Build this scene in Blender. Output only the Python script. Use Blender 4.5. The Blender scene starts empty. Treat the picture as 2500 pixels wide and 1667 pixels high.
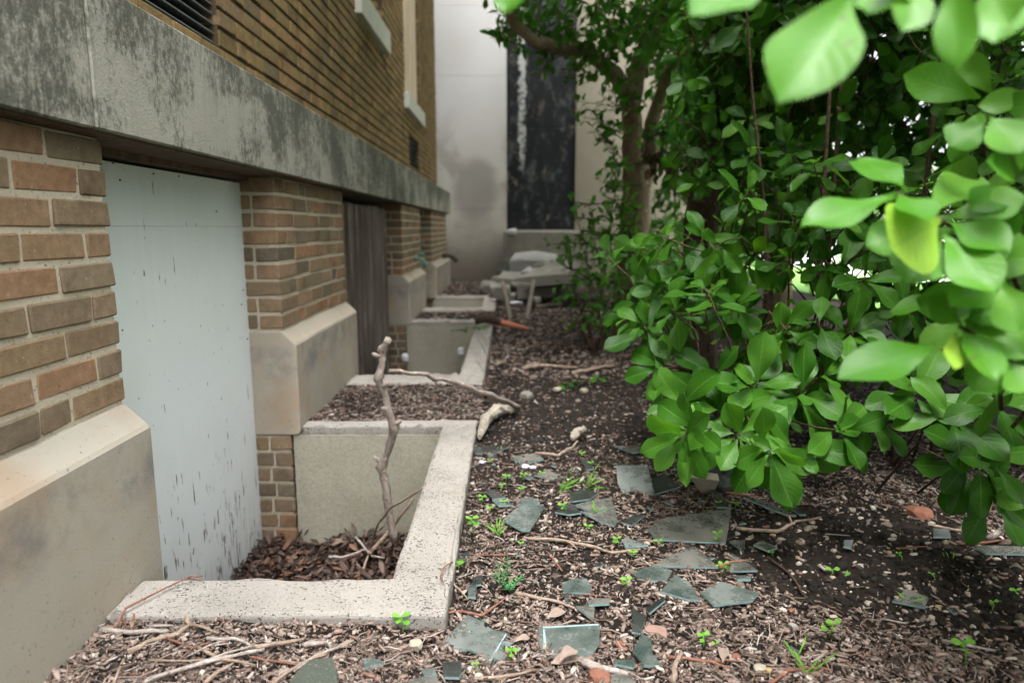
import bpy, bmesh, math, random
import numpy as np
from mathutils import Vector, noise as mnoise

# ------------------------------------------------------------------ scene, camera, light
sc = bpy.context.scene
COL = sc.collection
R = math.radians
CAM_Z = 0.89                       # the ground by the kerb is z = 0
PITCH, YAW = R(9.43), R(0.35)
cam_d = bpy.data.cameras.new('camera')
cam = bpy.data.objects.new('camera', cam_d)
COL.objects.link(cam)
cam.location = (0, 0, CAM_Z)
cam.rotation_euler = (R(90) - PITCH, 0, -YAW)
cam_d.sensor_width = 36
cam_d.lens = 1671 / 2500 * 36
cam_d.clip_start = 0.02
cam_d.clip_end = 400
cam_d.dof.use_dof = True
cam_d.dof.focus_distance = 1.75
cam_d.dof.aperture_fstop = 2.2
cam_d.dof.aperture_blades = 9
sc.camera = cam

SUN_EL, SUN_AZ = R(70), R(205)      # soft daylight from above and behind the camera
world = bpy.data.worlds.new('World')
sc.world = world
world.use_nodes = True
wn = world.node_tree
wn.nodes.clear()
sky = wn.nodes.new('ShaderNodeTexSky')
sky.sky_type = 'NISHITA'
sky.sun_disc = False
sky.sun_elevation = SUN_EL
sky.sun_rotation = SUN_AZ
sky.dust_density = 3.0
hsv = wn.nodes.new('ShaderNodeHueSaturation')
hsv.inputs['Saturation'].default_value = 0.10
bg = wn.nodes.new('ShaderNodeBackground')
bg.inputs['Strength'].default_value = 0.15
wo = wn.nodes.new('ShaderNodeOutputWorld')
# overcast: the sky is brightest overhead and darkens towards the horizon
tcd = wn.nodes.new('ShaderNodeTexCoord')
sxyz = wn.nodes.new('ShaderNodeSeparateXYZ')
grad = wn.nodes.new('ShaderNodeMapRange')
grad.inputs[1].default_value = 0.0; grad.inputs[2].default_value = 0.9
grad.inputs[3].default_value = 0.24; grad.inputs[4].default_value = 1.25
mulc = wn.nodes.new('ShaderNodeVectorMath'); mulc.operation = 'SCALE'
wn.links.new(tcd.outputs['Generated'], sxyz.inputs[0])
wn.links.new(sxyz.outputs[2], grad.inputs[0])
wn.links.new(sky.outputs[0], hsv.inputs['Color'])
wn.links.new(hsv.outputs[0], mulc.inputs[0])
wn.links.new(grad.outputs[0], mulc.inputs['Scale'])
wn.links.new(mulc.outputs[0], bg.inputs['Color'])
wn.links.new(bg.outputs[0], wo.inputs['Surface'])
sun_d = bpy.data.lights.new('sun', 'SUN')
sun_d.energy = 0.8
sun_d.angle = R(30)
sun_d.color = (1.0, 0.97, 0.93)
sun = bpy.data.objects.new('sun', sun_d)
COL.objects.link(sun)
_sd = Vector((math.sin(SUN_AZ) * math.cos(SUN_EL), math.cos(SUN_AZ) * math.cos(SUN_EL), math.sin(SUN_EL)))
sun.rotation_euler = _sd.to_track_quat('Z', 'Y').to_euler()
sc.view_settings.view_transform = 'Standard'
sc.view_settings.look = 'None'
sc.view_settings.exposure = 2.95
sc.view_settings.gamma = 1.0
sc.cycles.use_denoising = True
sc.cycles.max_bounces = 8

random.seed(7)
rng = np.random.default_rng(11)

# ------------------------------------------------------------------ measuring helpers
def ray(px, py):
    """direction of a photograph pixel (2500 x 1667) from the camera position"""
    x = (px - 1250) / 1671; up = -(py - 833.5) / 1671
    d = (x, math.cos(PITCH) + up * math.sin(PITCH), -math.sin(PITCH) + up * math.cos(PITCH))
    c, s = math.cos(YAW), math.sin(YAW)
    return Vector((d[0] * c + d[1] * s, -d[0] * s + d[1] * c, d[2]))
ORG = Vector((0, 0, CAM_Z))
def at_y(px, py, y):
    r = ray(px, py); return ORG + r * (y / r.y)
def at_x(px, py, x):
    r = ray(px, py); return ORG + r * (x / r.x)
def at_z(px, py, z=0.0):
    r = ray(px, py); return ORG + r * ((z - CAM_Z) / r.z)
def to_px(p):
    p = np.asarray(p) - np.array([0, 0, CAM_Z])
    c, s = math.cos(YAW), math.sin(YAW)
    x = p[..., 0] * c - p[..., 1] * s; y = p[..., 0] * s + p[..., 1] * c; z = p[..., 2]
    yy = y * math.cos(PITCH) - z * math.sin(PITCH); zz = y * math.sin(PITCH) + z * math.cos(PITCH)
    yy = np.where(yy < 1e-3, 1e-3, yy)
    return 1250 + 1671 * x / yy, 833.5 - 1671 * zz / yy
K = 2500 / 2352
def c2(x, y): return x * K, y * K                       # whole picture
def c3(x, y): return x / 2.765, y / 2.765 + 1100        # lower left
def c5(x, y): return x / 2.8 + 700, y / 2.8 + 450       # far corner
def c6(x, y): return x / 2.351 + 700, y / 2.351 + 1000  # lower middle
def c7(x, y): return x / 2.351 + 1500, y / 2.351 + 1000 # lower right
def c8(x, y): return x / 1.96 + 1300, y / 1.96          # upper right

def tag(o, label=None, cat=None, group=None, kind=None):
    if label: o['label'] = label
    if cat: o['category'] = cat
    if group: o['group'] = group
    if kind: o['kind'] = kind
    return o
def empty(name, loc=(0, 0, 0), label=None, cat=None, group=None):
    o = bpy.data.objects.new(name, None)
    o.empty_display_size = 0.1
    COL.objects.link(o); o.location = loc
    return tag(o, label, cat, group)

class MB:
    """collects shapes into one mesh"""
    def __init__(self): self.v = []; self.f = []; self.m = []; self.uv = []
    def add(self, vs, fs, mi=0):
        b = len(self.v)
        self.v += [tuple(p) for p in vs]
        for f in fs: self.f.append(tuple(i + b for i in f)); self.m.append(mi)
    def box(self, a, b, mi=0):
        x0, y0, z0 = a; x1, y1, z1 = b
        vs = [(x0,y0,z0),(x1,y0,z0),(x1,y1,z0),(x0,y1,z0),(x0,y0,z1),(x1,y0,z1),(x1,y1,z1),(x0,y1,z1)]
        self.add(vs, [(0,3,2,1),(4,5,6,7),(0,1,5,4),(1,2,6,5),(2,3,7,6),(3,0,4,7)], mi)
    def cbox(self, a, b, c=0.004, j=0.0, mi=0):
        """chamfered box, j jitters the eight corners"""
        lo = Vector(a); hi = Vector(b)
        vs = []; idx = {}
        for sx in (0, 1):
            for sy in (0, 1):
                for sz in (0, 1):
                    jit = Vector((random.uniform(-j, j), random.uniform(-j, j), random.uniform(-j, j)))
                    p = Vector((hi.x if sx else lo.x, hi.y if sy else lo.y, hi.z if sz else lo.z)) + jit
                    s = (-1 if sx else 1, -1 if sy else 1, -1 if sz else 1)
                    for ax in range(3):
                        q = p.copy()
                        for k in range(3):
                            if k != ax: q[k] += s[k] * c
                        idx[(sx, sy, sz, ax)] = len(vs); vs.append(q)
        fs = []
        def quad(lst): fs.append(tuple(lst))
        for ax in range(3):
            o = [k for k in range(3) if k != ax]
            for s in (0, 1):
                ring = []
                for (p, q) in ((0,0),(1,0),(1,1),(0,1)):
                    key = [0,0,0]; key[ax] = s; key[o[0]] = p; key[o[1]] = q
                    ring.append(idx[(key[0],key[1],key[2],ax)])
                flip = (s == 0) ^ (ax == 1)
                quad(ring[::-1] if flip else ring)
        for ax in range(3):                 # edges along ax
            o = [k for k in range(3) if k != ax]
            for p in (0, 1):
                for q in (0, 1):
                    k0 = [0,0,0]; k1 = [0,0,0]
                    k0[ax] = 0; k1[ax] = 1
                    for kk in (k0, k1): kk[o[0]] = p; kk[o[1]] = q
                    fs.append((idx[(*k0, o[0])], idx[(*k1, o[0])], idx[(*k1, o[1])], idx[(*k0, o[1])]))
        for sx in (0,1):
            for sy in (0,1):
                for sz in (0,1):
                    fs.append((idx[(sx,sy,sz,0)], idx[(sx,sy,sz,1)], idx[(sx,sy,sz,2)]))
        self.add(vs, fs, mi)
    def prism(self, pts, z0, z1, mi=0):
        n = len(pts)
        vs = [(p[0], p[1], z0) for p in pts] + [(p[0], p[1], z1) for p in pts]
        fs = [tuple(range(n-1, -1, -1)), tuple(range(n, 2*n))] + [(i, (i+1) % n, (i+1) % n + n, i + n) for i in range(n)]
        self.add(vs, fs, mi)
    def tube(self, pts, rad, sides=7, mi=0, rough=0.0, cap=True):
        pts = [Vector(p) for p in pts]
        n = len(pts)
        if not hasattr(rad, '__len__'): rad = [rad] * n
        prev = None; b = len(self.v)
        for i, p in enumerate(pts):
            t = (pts[min(i+1, n-1)] - pts[max(i-1, 0)]).normalized()
            if prev is None: u = t.orthogonal().normalized()
            else: u = (prev - t * prev.dot(t)); u = u.normalized() if u.length > 1e-6 else t.orthogonal().normalized()
            prev = u; w = t.cross(u)
            for k in range(sides):
                a = 2 * math.pi * k / sides
                r = rad[i] * (1 + random.uniform(-rough, rough))
                self.v.append(tuple(p + (u * math.cos(a) + w * math.sin(a)) * r))
        for i in range(n - 1):
            for k in range(sides):
                self.f.append((b + i*sides + k, b + i*sides + (k+1) % sides, b + (i+1)*sides + (k+1) % sides, b + (i+1)*sides + k)); self.m.append(mi)
        if cap:
            self.f.append(tuple(b + k for k in range(sides-1, -1, -1))); self.m.append(mi)
            self.f.append(tuple(b + (n-1)*sides + k for k in range(sides))); self.m.append(mi)
    def build(self, name, mats, parent=None, smooth=False, fix=True):
        me = bpy.data.meshes.new(name)
        me.from_pydata(self.v, [], self.f)
        if not isinstance(mats, (list, tuple)): mats = [mats]
        for m in mats: me.materials.append(m)
        if len(mats) > 1: me.polygons.foreach_set('material_index', self.m)
        if smooth: me.polygons.foreach_set('use_smooth', [True] * len(self.f))
        if fix:
            bm = bmesh.new(); bm.from_mesh(me)
            bmesh.ops.recalc_face_normals(bm, faces=bm.faces)
            bm.to_mesh(me); bm.free()
        me.update()
        o = bpy.data.objects.new(name, me)
        COL.objects.link(o)
        if parent: o.parent = parent; o.matrix_parent_inverse = parent_inverse(parent)
        return o
def parent_inverse(p):
    from mathutils import Matrix
    return Matrix.Translation(-Vector(p.location))

def np_mesh(name, V, F, mats, parent=None, UV=None, smooth=True):
    """V (N, v, 3) copies of a template with quad faces F (f, 4); UV (v, 2)"""
    N, nv = V.shape[:2]
    faces = (F[None] + (np.arange(N) * nv)[:, None, None]).reshape(-1, F.shape[1])
    me = bpy.data.meshes.new(name)
    me.vertices.add(N * nv)
    me.vertices.foreach_set('co', V.reshape(-1).astype(np.float32))
    nf = len(faces); k = F.shape[1]
    me.loops.add(nf * k); me.polygons.add(nf)
    me.loops.foreach_set('vertex_index', faces.reshape(-1).astype(np.int32))
    me.polygons.foreach_set('loop_start', (np.arange(nf) * k).astype(np.int32))
    me.polygons.foreach_set('loop_total', np.full(nf, k, np.int32))
    if smooth: me.polygons.foreach_set('use_smooth', np.ones(nf, bool))
    if UV is not None:
        lay = me.uv_layers.new(name='UVMap')
        u = np.tile(UV[F.reshape(-1)], (N, 1))
        lay.data.foreach_set('uv', u.reshape(-1).astype(np.float32))
    me.materials.append(mats)
    me.update(calc_edges=True); me.validate()
    o = bpy.data.objects.new(name, me); COL.objects.link(o)
    if parent: o.parent = parent; o.matrix_parent_inverse = parent_inverse(parent)
    return o

def nrm(a): return a / np.maximum(np.linalg.norm(a, axis=-1, keepdims=True), 1e-9)

# ------------------------------------------------------------------ materials
class NT:
    def __init__(self, name):
        self.mat = bpy.data.materials.new(name); self.mat.use_nodes = True
        self.t = self.mat.node_tree; self.t.nodes.clear()
        self.out = self.n('ShaderNodeOutputMaterial')
    def n(self, typ, **kw):
        nd = self.t.nodes.new(typ)
        for k, v in kw.items(): setattr(nd, k, v)
        return nd
    def l(self, a, b): self.t.links.new(a, b)
    def val(self, sock, v):
        if isinstance(v, bpy.types.NodeSocket): self.l(v, sock)
        elif v is not None: sock.default_value = v
    def pos(self):
        g = self.n('ShaderNodeNewGeometry'); return g.outputs['Position']
    def mapping(self, scale=(1,1,1), vec=None):
        m = self.n('ShaderNodeMapping'); m.inputs['Scale'].default_value = scale
        self.l(vec or self.pos(), m.inputs['Vector']); return m.outputs[0]
    def noise(self, scale=5, detail=4, rough=0.55, vec=None, dist=0.0):
        n = self.n('ShaderNodeTexNoise'); n.inputs['Scale'].default_value = scale
        n.inputs['Detail'].default_value = detail; n.inputs['Roughness'].default_value = rough
        n.inputs['Distortion'].default_value = dist
        self.l(vec or self.pos(), n.inputs['Vector']); return n.outputs['Fac']
    def voro(self, scale=5, vec=None, feature='F1', out='Distance'):
        n = self.n('ShaderNodeTexVoronoi', feature=feature); n.inputs['Scale'].default_value = scale
        self.l(vec or self.pos(), n.inputs['Vector']); return n.outputs[out]
    def ramp(self, fac, stops, interp='LINEAR'):
        r = self.n('ShaderNodeValToRGB'); r.color_ramp.interpolation = interp
        el = r.color_ramp.elements
        while len(el) < len(stops): el.new(0.5)
        for e, (p, c) in zip(el, stops):
            e.position = p
            e.color = (c, c, c, 1) if isinstance(c, (int, float)) else (*c, 1)
        self.l(fac, r.inputs[0]); return r.outputs[0]
    def mix(self, fac, a, b, blend='MIX'):
        m = self.n('ShaderNodeMix', data_type='RGBA', blend_type=blend)
        self.val(m.inputs[0], fac)
        for s, v in ((m.inputs[6], a), (m.inputs[7], b)):
            if isinstance(v, tuple): v = (*v, 1)
            self.val(s, v)
        return m.outputs[2]
    def math(self, op, a, b=None, c=None, clamp=False):
        m = self.n('ShaderNodeMath', operation=op, use_clamp=clamp)
        self.val(m.inputs[0], a)
        if b is not None: self.val(m.inputs[1], b)
        if c is not None: self.val(m.inputs[2], c)
        return m.outputs[0]
    def xyz(self, vec=None):
        s = self.n('ShaderNodeSeparateXYZ'); self.l(vec or self.pos(), s.inputs[0]); return s.outputs
    def island(self):
        return self.n('ShaderNodeNewGeometry').outputs['Random Per Island']
    def bump(self, h, strength=0.3, dist=0.01, normal=None):
        b = self.n('ShaderNodeBump'); b.inputs['Strength'].default_value = strength; b.inputs['Distance'].default_value = dist
        self.l(h, b.inputs['Height'])
        if normal: self.l(normal, b.inputs['Normal'])
        return b.outputs[0]
    def bsdf(self, col, rough=0.8, normal=None, spec=0.3, **kw):
        b = self.n('ShaderNodeBsdfPrincipled')
        if isinstance(col, tuple): col = (*col, 1)
        self.val(b.inputs['Base Color'], col); self.val(b.inputs['Roughness'], rough)
        b.inputs['Specular IOR Level'].default_value = spec
        for k, v in kw.items(): self.val(b.inputs[k], v)
        if normal: self.l(normal, b.inputs['Normal'])
        self.l(b.outputs[0], self.out.inputs[0]); return b
def smooth(nt, x, a, b):
    m = nt.n('ShaderNodeMapRange', interpolation_type='SMOOTHSTEP')
    nt.val(m.inputs[0], x); m.inputs[1].default_value = a; m.inputs[2].default_value = b
    return m.outputs[0]

M = {}
def brick_mat(name, stops):
    t = NT(name)
    base = t.ramp(t.island(), stops)
    mott = t.noise(45, 5, 0.65)
    c = t.mix(0.6, base, t.ramp(mott, [(0.3, 0.35), (0.7, 0.68)]), 'OVERLAY')
    big = t.noise(6, 3)
    c = t.mix(smooth(t, big, 0.5, 0.75), c, t.mix(1.0, c, (0.55, 0.52, 0.5), 'MULTIPLY'))
    fl = t.noise(160, 2)
    c = t.mix(smooth(t, fl, 0.66, 0.72), c, (0.06, 0.05, 0.045))
    fw = t.noise(90, 3)
    c = t.mix(smooth(t, fw, 0.70, 0.76), c, (0.5, 0.45, 0.38))
    h = t.math('ADD', t.noise(120, 4, 0.7), t.math('MULTIPLY', t.noise(25, 3), 0.8))
    t.bsdf(c, 0.9, t.bump(h, 0.55, 0.004), 0.2)
    return t.mat
M['brick'] = brick_mat('pier_brick', [(0.0,(0.125,0.10,0.07)),(0.2,(0.195,0.14,0.085)),(0.4,(0.235,0.152,0.088)),(0.55,(0.155,0.124,0.084)),(0.7,(0.21,0.155,0.10)),(0.88,(0.265,0.148,0.083)),(1.0,(0.175,0.138,0.094))])
M['wall_brick'] = brick_mat('wall_brick', [(0.0,(0.13,0.09,0.04)),(0.25,(0.185,0.124,0.05)),(0.5,(0.22,0.147,0.06)),(0.7,(0.165,0.117,0.052)),(0.9,(0.225,0.132,0.06)),(1.0,(0.12,0.09,0.05))])
def mortar_mat(name, a, b):
    t = NT(name)
    c = t.mix(t.noise(30, 5, 0.7), a, b)
    c = t.mix(smooth(t, t.noise(140, 2), 0.62, 0.7), c, tuple(v * 0.35 for v in a))
    t.bsdf(c, 0.95, t.bump(t.noise(150, 4, 0.7), 0.7, 0.005), 0.1)
    return t.mat
M['mortar'] = mortar_mat('mortar', (0.54, 0.47, 0.36), (0.40, 0.345, 0.265))
M['dark_mortar'] = mortar_mat('raked_mortar', (0.085, 0.064, 0.036), (0.05, 0.038, 0.024))

# cut limestone of the plinths
t = NT('plinth_stone')
P = t.xyz()
blot = t.noise(5, 5, 0.6, dist=0.4)
c = t.mix(t.noise(3, 4), (0.38, 0.31, 0.235), (0.30, 0.268, 0.22))
low = smooth(t, P[2], 0.40, 0.10)
c = t.mix(t.math('MULTIPLY', smooth(t, blot, 0.38, 0.62), 0.55), c, (0.345, 0.33, 0.28))
band = t.math('MULTIPLY', smooth(t, P[2], 0.20, 0.30), smooth(t, P[2], 0.41, 0.37))
c = t.mix(t.math('MULTIPLY', t.math('MULTIPLY', band, smooth(t, t.noise(7, 5, 0.65), 0.40, 0.68)), 0.68), c, (0.135, 0.135, 0.135))
c = t.mix(t.math('MULTIPLY', smooth(t, t.noise(2.2, 3), 0.52, 0.66), 0.5), c, (0.30, 0.20, 0.125))
sp = t.math('MULTIPLY', smooth(t, P[2], 0.22, 0.0), smooth(t, t.noise(60, 4, 0.8), 0.60, 0.68))
c = t.mix(sp, c, (0.11, 0.11, 0.10))
c = t.mix(smooth(t, t.noise(130, 2), 0.68, 0.74), c, (0.14, 0.12, 0.10))
t.bsdf(c, 0.9, t.bump(t.noise(220, 4, 0.7), 0.35, 0.003), 0.2)
M['plinth'] = t.mat

# weathered limestone of the belt course
t = NT('belt_stone')
P = t.xyz()
isl = t.island()
fine = t.noise(1, 8, 0.8, t.mapping((60, 60, 40)))
str_ = t.noise(1, 5, 0.65, t.mapping((16, 16, 1.2)))
patch = t.noise(1, 4, 0.6, t.mapping((2.0, 2.0, 2.4)), 0.9)
c = t.mix(t.noise(9, 5), (0.34, 0.322, 0.265), (0.24, 0.232, 0.192))
up = smooth(t, P[2], 1.06, 1.44)
dirt = t.math('ADD', t.math('MULTIPLY', up, 0.15), t.math('MULTIPLY', patch, 1.15)); dirt = t.math('SUBTRACT', dirt, 0.06)
dirt = t.math('ADD', dirt, t.math('MULTIPLY', t.math('SUBTRACT', isl, 0.5), 0.14))
dirt = t.math('ADD', dirt, t.math('MULTIPLY', t.math('SUBTRACT', fine, 0.5), 1.25))
dirt = t.math('ADD', dirt, t.math('MULTIPLY', t.math('SUBTRACT', str_, 0.5), 0.35))
dirt = smooth(t, dirt, 0.40, 0.70)
dc = t.mix(t.noise(11, 4), (0.040, 0.042, 0.036), (0.085, 0.083, 0.058))
c = t.mix(t.math('MULTIPLY', dirt, 0.88), c, dc)
c = t.mix(t.math('MULTIPLY', smooth(t, t.noise(1, 4, 0.6, t.mapping((12, 12, 1.6))), 0.58, 0.72), 0.35), c, (0.095, 0.11, 0.06))
c = t.mix(smooth(t, t.noise(1, 5, 0.75, t.mapping((80, 80, 45))), 0.64, 0.74), c, (0.34, 0.33, 0.29))
t.bsdf(c, 0.92, t.bump(t.math('ADD', fine, t.noise(160, 4)), 0.5, 0.004), 0.2)
M['belt'] = t.mat

def concrete_mat(name, a, b, pit, pits=0.55, agg=0.0):
    t = NT(name)
    c = t.mix(t.noise(6, 5), a, b)
    c = t.mix(t.math('MULTIPLY', smooth(t, t.noise(2.5, 4, 0.6), 0.45, 0.7), 0.45), c, tuple(v * 0.55 for v in a))
    n1 = t.noise(150, 3, 0.6)
    n2 = t.noise(12, 3)
    th = t.math('ADD', n1, t.math('MULTIPLY', t.math('SUBTRACT', n2, 0.5), 0.25))
    mask = smooth(t, th, pits + 0.08, pits + 0.16)
    c = t.mix(mask, c, pit)
    c = t.mix(t.math('MULTIPLY', smooth(t, t.noise(3.2, 6, 0.75, dist=0.6), 0.52, 0.72), 0.5), c, tuple(v * f for v, f in zip(a, (0.50, 0.46, 0.42))))
    c = t.mix(t.math('MULTIPLY', smooth(t, t.noise(260, 2), 0.55, 0.7), 0.5), c, tuple(min(1, v * 1.5) for v in a))
    if agg:
        v = t.voro(150, out='Color')
        hv = t.n('ShaderNodeSeparateColor'); t.l(v, hv.inputs[0])
        c = t.mix(t.math('MULTIPLY', smooth(t, hv.outputs[0], 0.55, 0.8), agg), c, (0.50, 0.43, 0.30))
        c = t.mix(t.math('MULTIPLY', smooth(t, hv.outputs[1], 0.7, 0.85), agg), c, (0.13, 0.12, 0.09))
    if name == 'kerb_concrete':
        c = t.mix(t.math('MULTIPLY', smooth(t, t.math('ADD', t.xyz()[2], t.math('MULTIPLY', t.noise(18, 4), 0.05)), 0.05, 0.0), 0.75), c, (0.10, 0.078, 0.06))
    h = t.math('SUBTRACT', t.noise(200, 4, 0.7), t.math('MULTIPLY', mask, 0.9))
    t.bsdf(c, 0.93, t.bump(h, 0.5, 0.005), 0.15)
    return t.mat
M['kerb'] = concrete_mat('kerb_concrete', (0.34, 0.312, 0.28), (0.245, 0.225, 0.20), (0.05, 0.047, 0.043), 0.495)
M['pit_wall'] = concrete_mat('well_concrete', (0.36, 0.335, 0.265), (0.27, 0.26, 0.205), (0.11, 0.10, 0.08), 0.60, 0.22)
M['slab'] = concrete_mat('broken_slab_concrete', (0.24, 0.225, 0.195), (0.14, 0.132, 0.115), (0.12, 0.12, 0.11), 0.58)
M['white_slab'] = concrete_mat('pale_slab_stone', (0.34, 0.335, 0.32), (0.21, 0.205, 0.19), (0.25, 0.25, 0.24), 0.6)
M['moss_stone'] = concrete_mat('mossy_stone', (0.085, 0.095, 0.075), (0.045, 0.055, 0.045), (0.13, 0.125, 0.105), 0.50)
M['paving'] = concrete_mat('pavement_concrete', (0.55, 0.54, 0.52), (0.48, 0.47, 0.45), (0.3, 0.3, 0.3), 0.6)

# painted board
t = NT('painted_board')
P = t.xyz()
g = t.noise(1, 5, 0.6, t.mapping((1, 34, 1.3)))
c = t.mix(smooth(t, P[2], 0.1, 0.9), (0.70, 0.725, 0.735), (0.62, 0.675, 0.635))  # bluer low, greener high: partly a sky tint put into the paint
c = t.mix(t.math('MULTIPLY', smooth(t, g, 0.35, 0.7), 0.55), c, (0.68, 0.71, 0.73))
c = t.mix(t.math('MULTIPLY', smooth(t, t.noise(2.5, 4), 0.45, 0.75), 0.3), c, (0.50, 0.53, 0.49))
pe = t.noise(1, 4, 0.62, t.mapping((1, 62, 8.5)))
pe = t.math('ADD', pe, t.math('MULTIPLY', t.math('SUBTRACT', t.noise(3.2, 3), 0.55), 0.30))
thr = t.math('ADD', pe, t.math('MULTIPLY', smooth(t, P[2], 0.55, -0.35), 0.095))
pm = smooth(t, thr, 0.69, 0.705)
spk = smooth(t, t.noise(1, 3, 0.6, t.mapping((1, 55, 26))), 0.70, 0.715)
pm = t.math('MAXIMUM', pm, spk)
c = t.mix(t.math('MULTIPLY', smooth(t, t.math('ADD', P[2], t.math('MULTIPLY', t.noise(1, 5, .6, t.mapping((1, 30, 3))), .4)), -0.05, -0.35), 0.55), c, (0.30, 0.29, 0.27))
c = t.mix(pm, c, t.mix(t.noise(40), (0.07, 0.06, 0.052), (0.14, 0.12, 0.10)))
t.bsdf(c, 0.62, t.bump(t.math('SUBTRACT', t.math('MULTIPLY', g, 0.5), pm), 0.35, 0.003), 0.35)
M['paint'] = t.mat
def old_wood(name, a, b, cc, sc_=30):
    t = NT(name)
    g = t.noise(1, 6, 0.65, t.mapping((sc_, sc_, 1.3)))
    c = t.ramp(g, [(0.28, a), (0.52, b), (0.68, cc)])
    c = t.mix(t.math('MULTIPLY', smooth(t, t.noise(3, 4), 0.4, 0.7), 0.5), c, a)
    c = t.mix(t.math('MULTIPLY', t.island(), 0.4), c, b)
    t.bsdf(c, 0.85, t.bump(g, 0.6, 0.006), 0.2); return t.mat
M['grey_wood'] = old_wood('weathered_wood', (0.04, 0.03, 0.025), (0.15, 0.118, 0.10), (0.48, 0.43, 0.39), 9)
M['stake_wood'] = old_wood('stake_wood', (0.10, 0.082, 0.065), (0.17, 0.142, 0.115), (0.24, 0.21, 0.175))
M['pale_board'] = old_wood('pale_board_wood', (0.42, 0.31, 0.21), (0.52, 0.41, 0.30), (0.60, 0.50, 0.39), 6)
M['lintel_wood'] = old_wood('lintel_wood', (0.05, 0.035, 0.025), (0.10, 0.07, 0.045), (0.16, 0.12, 0.08), 20)

def simple(name, col, rough=0.6, var=0.25, scale=20, bump=0.2, spec=0.3, **kw):
    t = NT(name)
    c = t.mix(t.noise(scale, 4), tuple(v * (1 - var) for v in col), tuple(min(1, v * (1 + var)) for v in col))
    t.bsdf(c, rough, t.bump(t.noise(scale * 6, 3), bump, 0.003), spec, **kw); return t.mat
M['louvre'] = simple('louvre_metal', (0.15, 0.155, 0.16), 0.45, spec=0.5, Metallic=0.4)
M['black'] = simple('dark_void', (0.008, 0.008, 0.008), 0.9)
M['sill'] = simple('sill_stone', (0.44, 0.43, 0.37), 0.85, 0.2, 12)
M['dark_pane'] = simple('dark_window_board', (0.045, 0.043, 0.035), 0.5)
M['rust_pipe'] = simple('rusty_pipe', (0.06, 0.045, 0.035), 0.7)
M['tap'] = simple('tap_green_paint', (0.08, 0.20, 0.15), 0.5)
M['red'] = simple('faded_red_plastic', (0.50, 0.17, 0.10), 0.5, 0.2)
M['white_wood'] = old_wood('bleached_wood', (0.13, 0.10, 0.07), (0.33, 0.295, 0.24), (0.48, 0.45, 0.40), 40)
M['scrap'] = simple('white_scrap', (0.62, 0.63, 0.65), 0.6, 0.1)
M['tan_stone'] = simple('tan_stone', (0.32, 0.28, 0.22), 0.9, 0.35, 60, 0.6)
M['grey_stone'] = simple('grey_stone', (0.30, 0.28, 0.26), 0.85, 0.3, 40)
M['ochre_stone'] = simple('ochre_stone', (0.33, 0.24, 0.12), 0.85, 0.3, 40)
M['red_brick'] = simple('red_brick_chunk', (0.20, 0.085, 0.055), 0.9, 0.35, 40, 0.5)
M['pink_brick'] = simple('pink_brick_chunk', (0.25, 0.155, 0.125), 0.9, 0.3, 40, 0.5)
M['dry_leaf'] = simple('dry_pale_leaf', (0.25, 0.19, 0.155), 0.8, 0.25, 60)

# charred panel of the far building
t = NT('charred_panel')
P = t.xyz()
a = t.noise(1, 8, 0.75, t.mapping((4, 4, 2.6)), 0.3)
b = t.noise(1, 8, 0.75, t.mapping((7, 7, 3.2)), 0.4)
c = t.mix(t.noise(3, 3), (0.005, 0.005, 0.006), (0.017, 0.018, 0.020))
c = t.mix(t.math('MULTIPLY', smooth(t, a, 0.50, 0.66), 0.6), c, (0.095, 0.105, 0.105))
c = t.mix(t.math('MULTIPLY', smooth(t, b, 0.55, 0.66), 0.7), c, (0.20, 0.165, 0.12))
xs = t.math('ABSOLUTE', t.math('SUBTRACT', t.math('ADD', P[0], t.math('MULTIPLY', t.math('SUBTRACT', t.noise(6, 6, 0.75), 0.5), 0.34)), 0.24))
ms = t.math('MULTIPLY', t.math('MULTIPLY', smooth(t, xs, 0.065, 0.03), smooth(t, P[2], 1.75, 2.05)), smooth(t, t.noise(16, 6, 0.75), 0.36, 0.54))
c = t.mix(ms, c, (0.36, 0.36, 0.35))
t.bsdf(c, 0.75, t.bump(a, 0.3, 0.02), 0.15)
M['charred'] = t.mat
# pale panels of the far building
t = NT('pale_render')
P = t.xyz()
n1 = t.noise(1.1, 4, 0.55, dist=0.8)
c = t.mix(t.noise(0.8, 3), (0.56, 0.55, 0.565), (0.43, 0.41, 0.385))
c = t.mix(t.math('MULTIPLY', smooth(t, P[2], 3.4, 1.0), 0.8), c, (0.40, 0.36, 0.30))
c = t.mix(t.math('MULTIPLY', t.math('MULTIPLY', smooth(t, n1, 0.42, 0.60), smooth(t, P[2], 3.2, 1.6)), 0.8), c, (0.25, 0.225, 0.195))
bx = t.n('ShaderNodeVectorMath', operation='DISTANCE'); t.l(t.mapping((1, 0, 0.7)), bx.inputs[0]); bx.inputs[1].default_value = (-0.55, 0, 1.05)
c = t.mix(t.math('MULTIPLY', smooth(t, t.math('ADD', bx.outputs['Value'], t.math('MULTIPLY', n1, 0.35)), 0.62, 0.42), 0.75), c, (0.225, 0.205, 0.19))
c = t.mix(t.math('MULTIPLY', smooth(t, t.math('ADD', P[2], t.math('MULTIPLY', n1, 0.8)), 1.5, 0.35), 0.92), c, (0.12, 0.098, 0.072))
t.bsdf(c, 0.85, t.bump(t.noise(60, 3), 0.1, 0.004), 0.2)
M['render'] = t.mat

M['stained_sill'] = concrete_mat('stained_sill', (0.25, 0.225, 0.19), (0.11, 0.10, 0.082), (0.05, 0.048, 0.04), 0.5)
M['tan_panel'] = simple('tan_wall_panel', (0.165, 0.147, 0.11), 0.85, 0.35, 1.6, 0.05)
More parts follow.
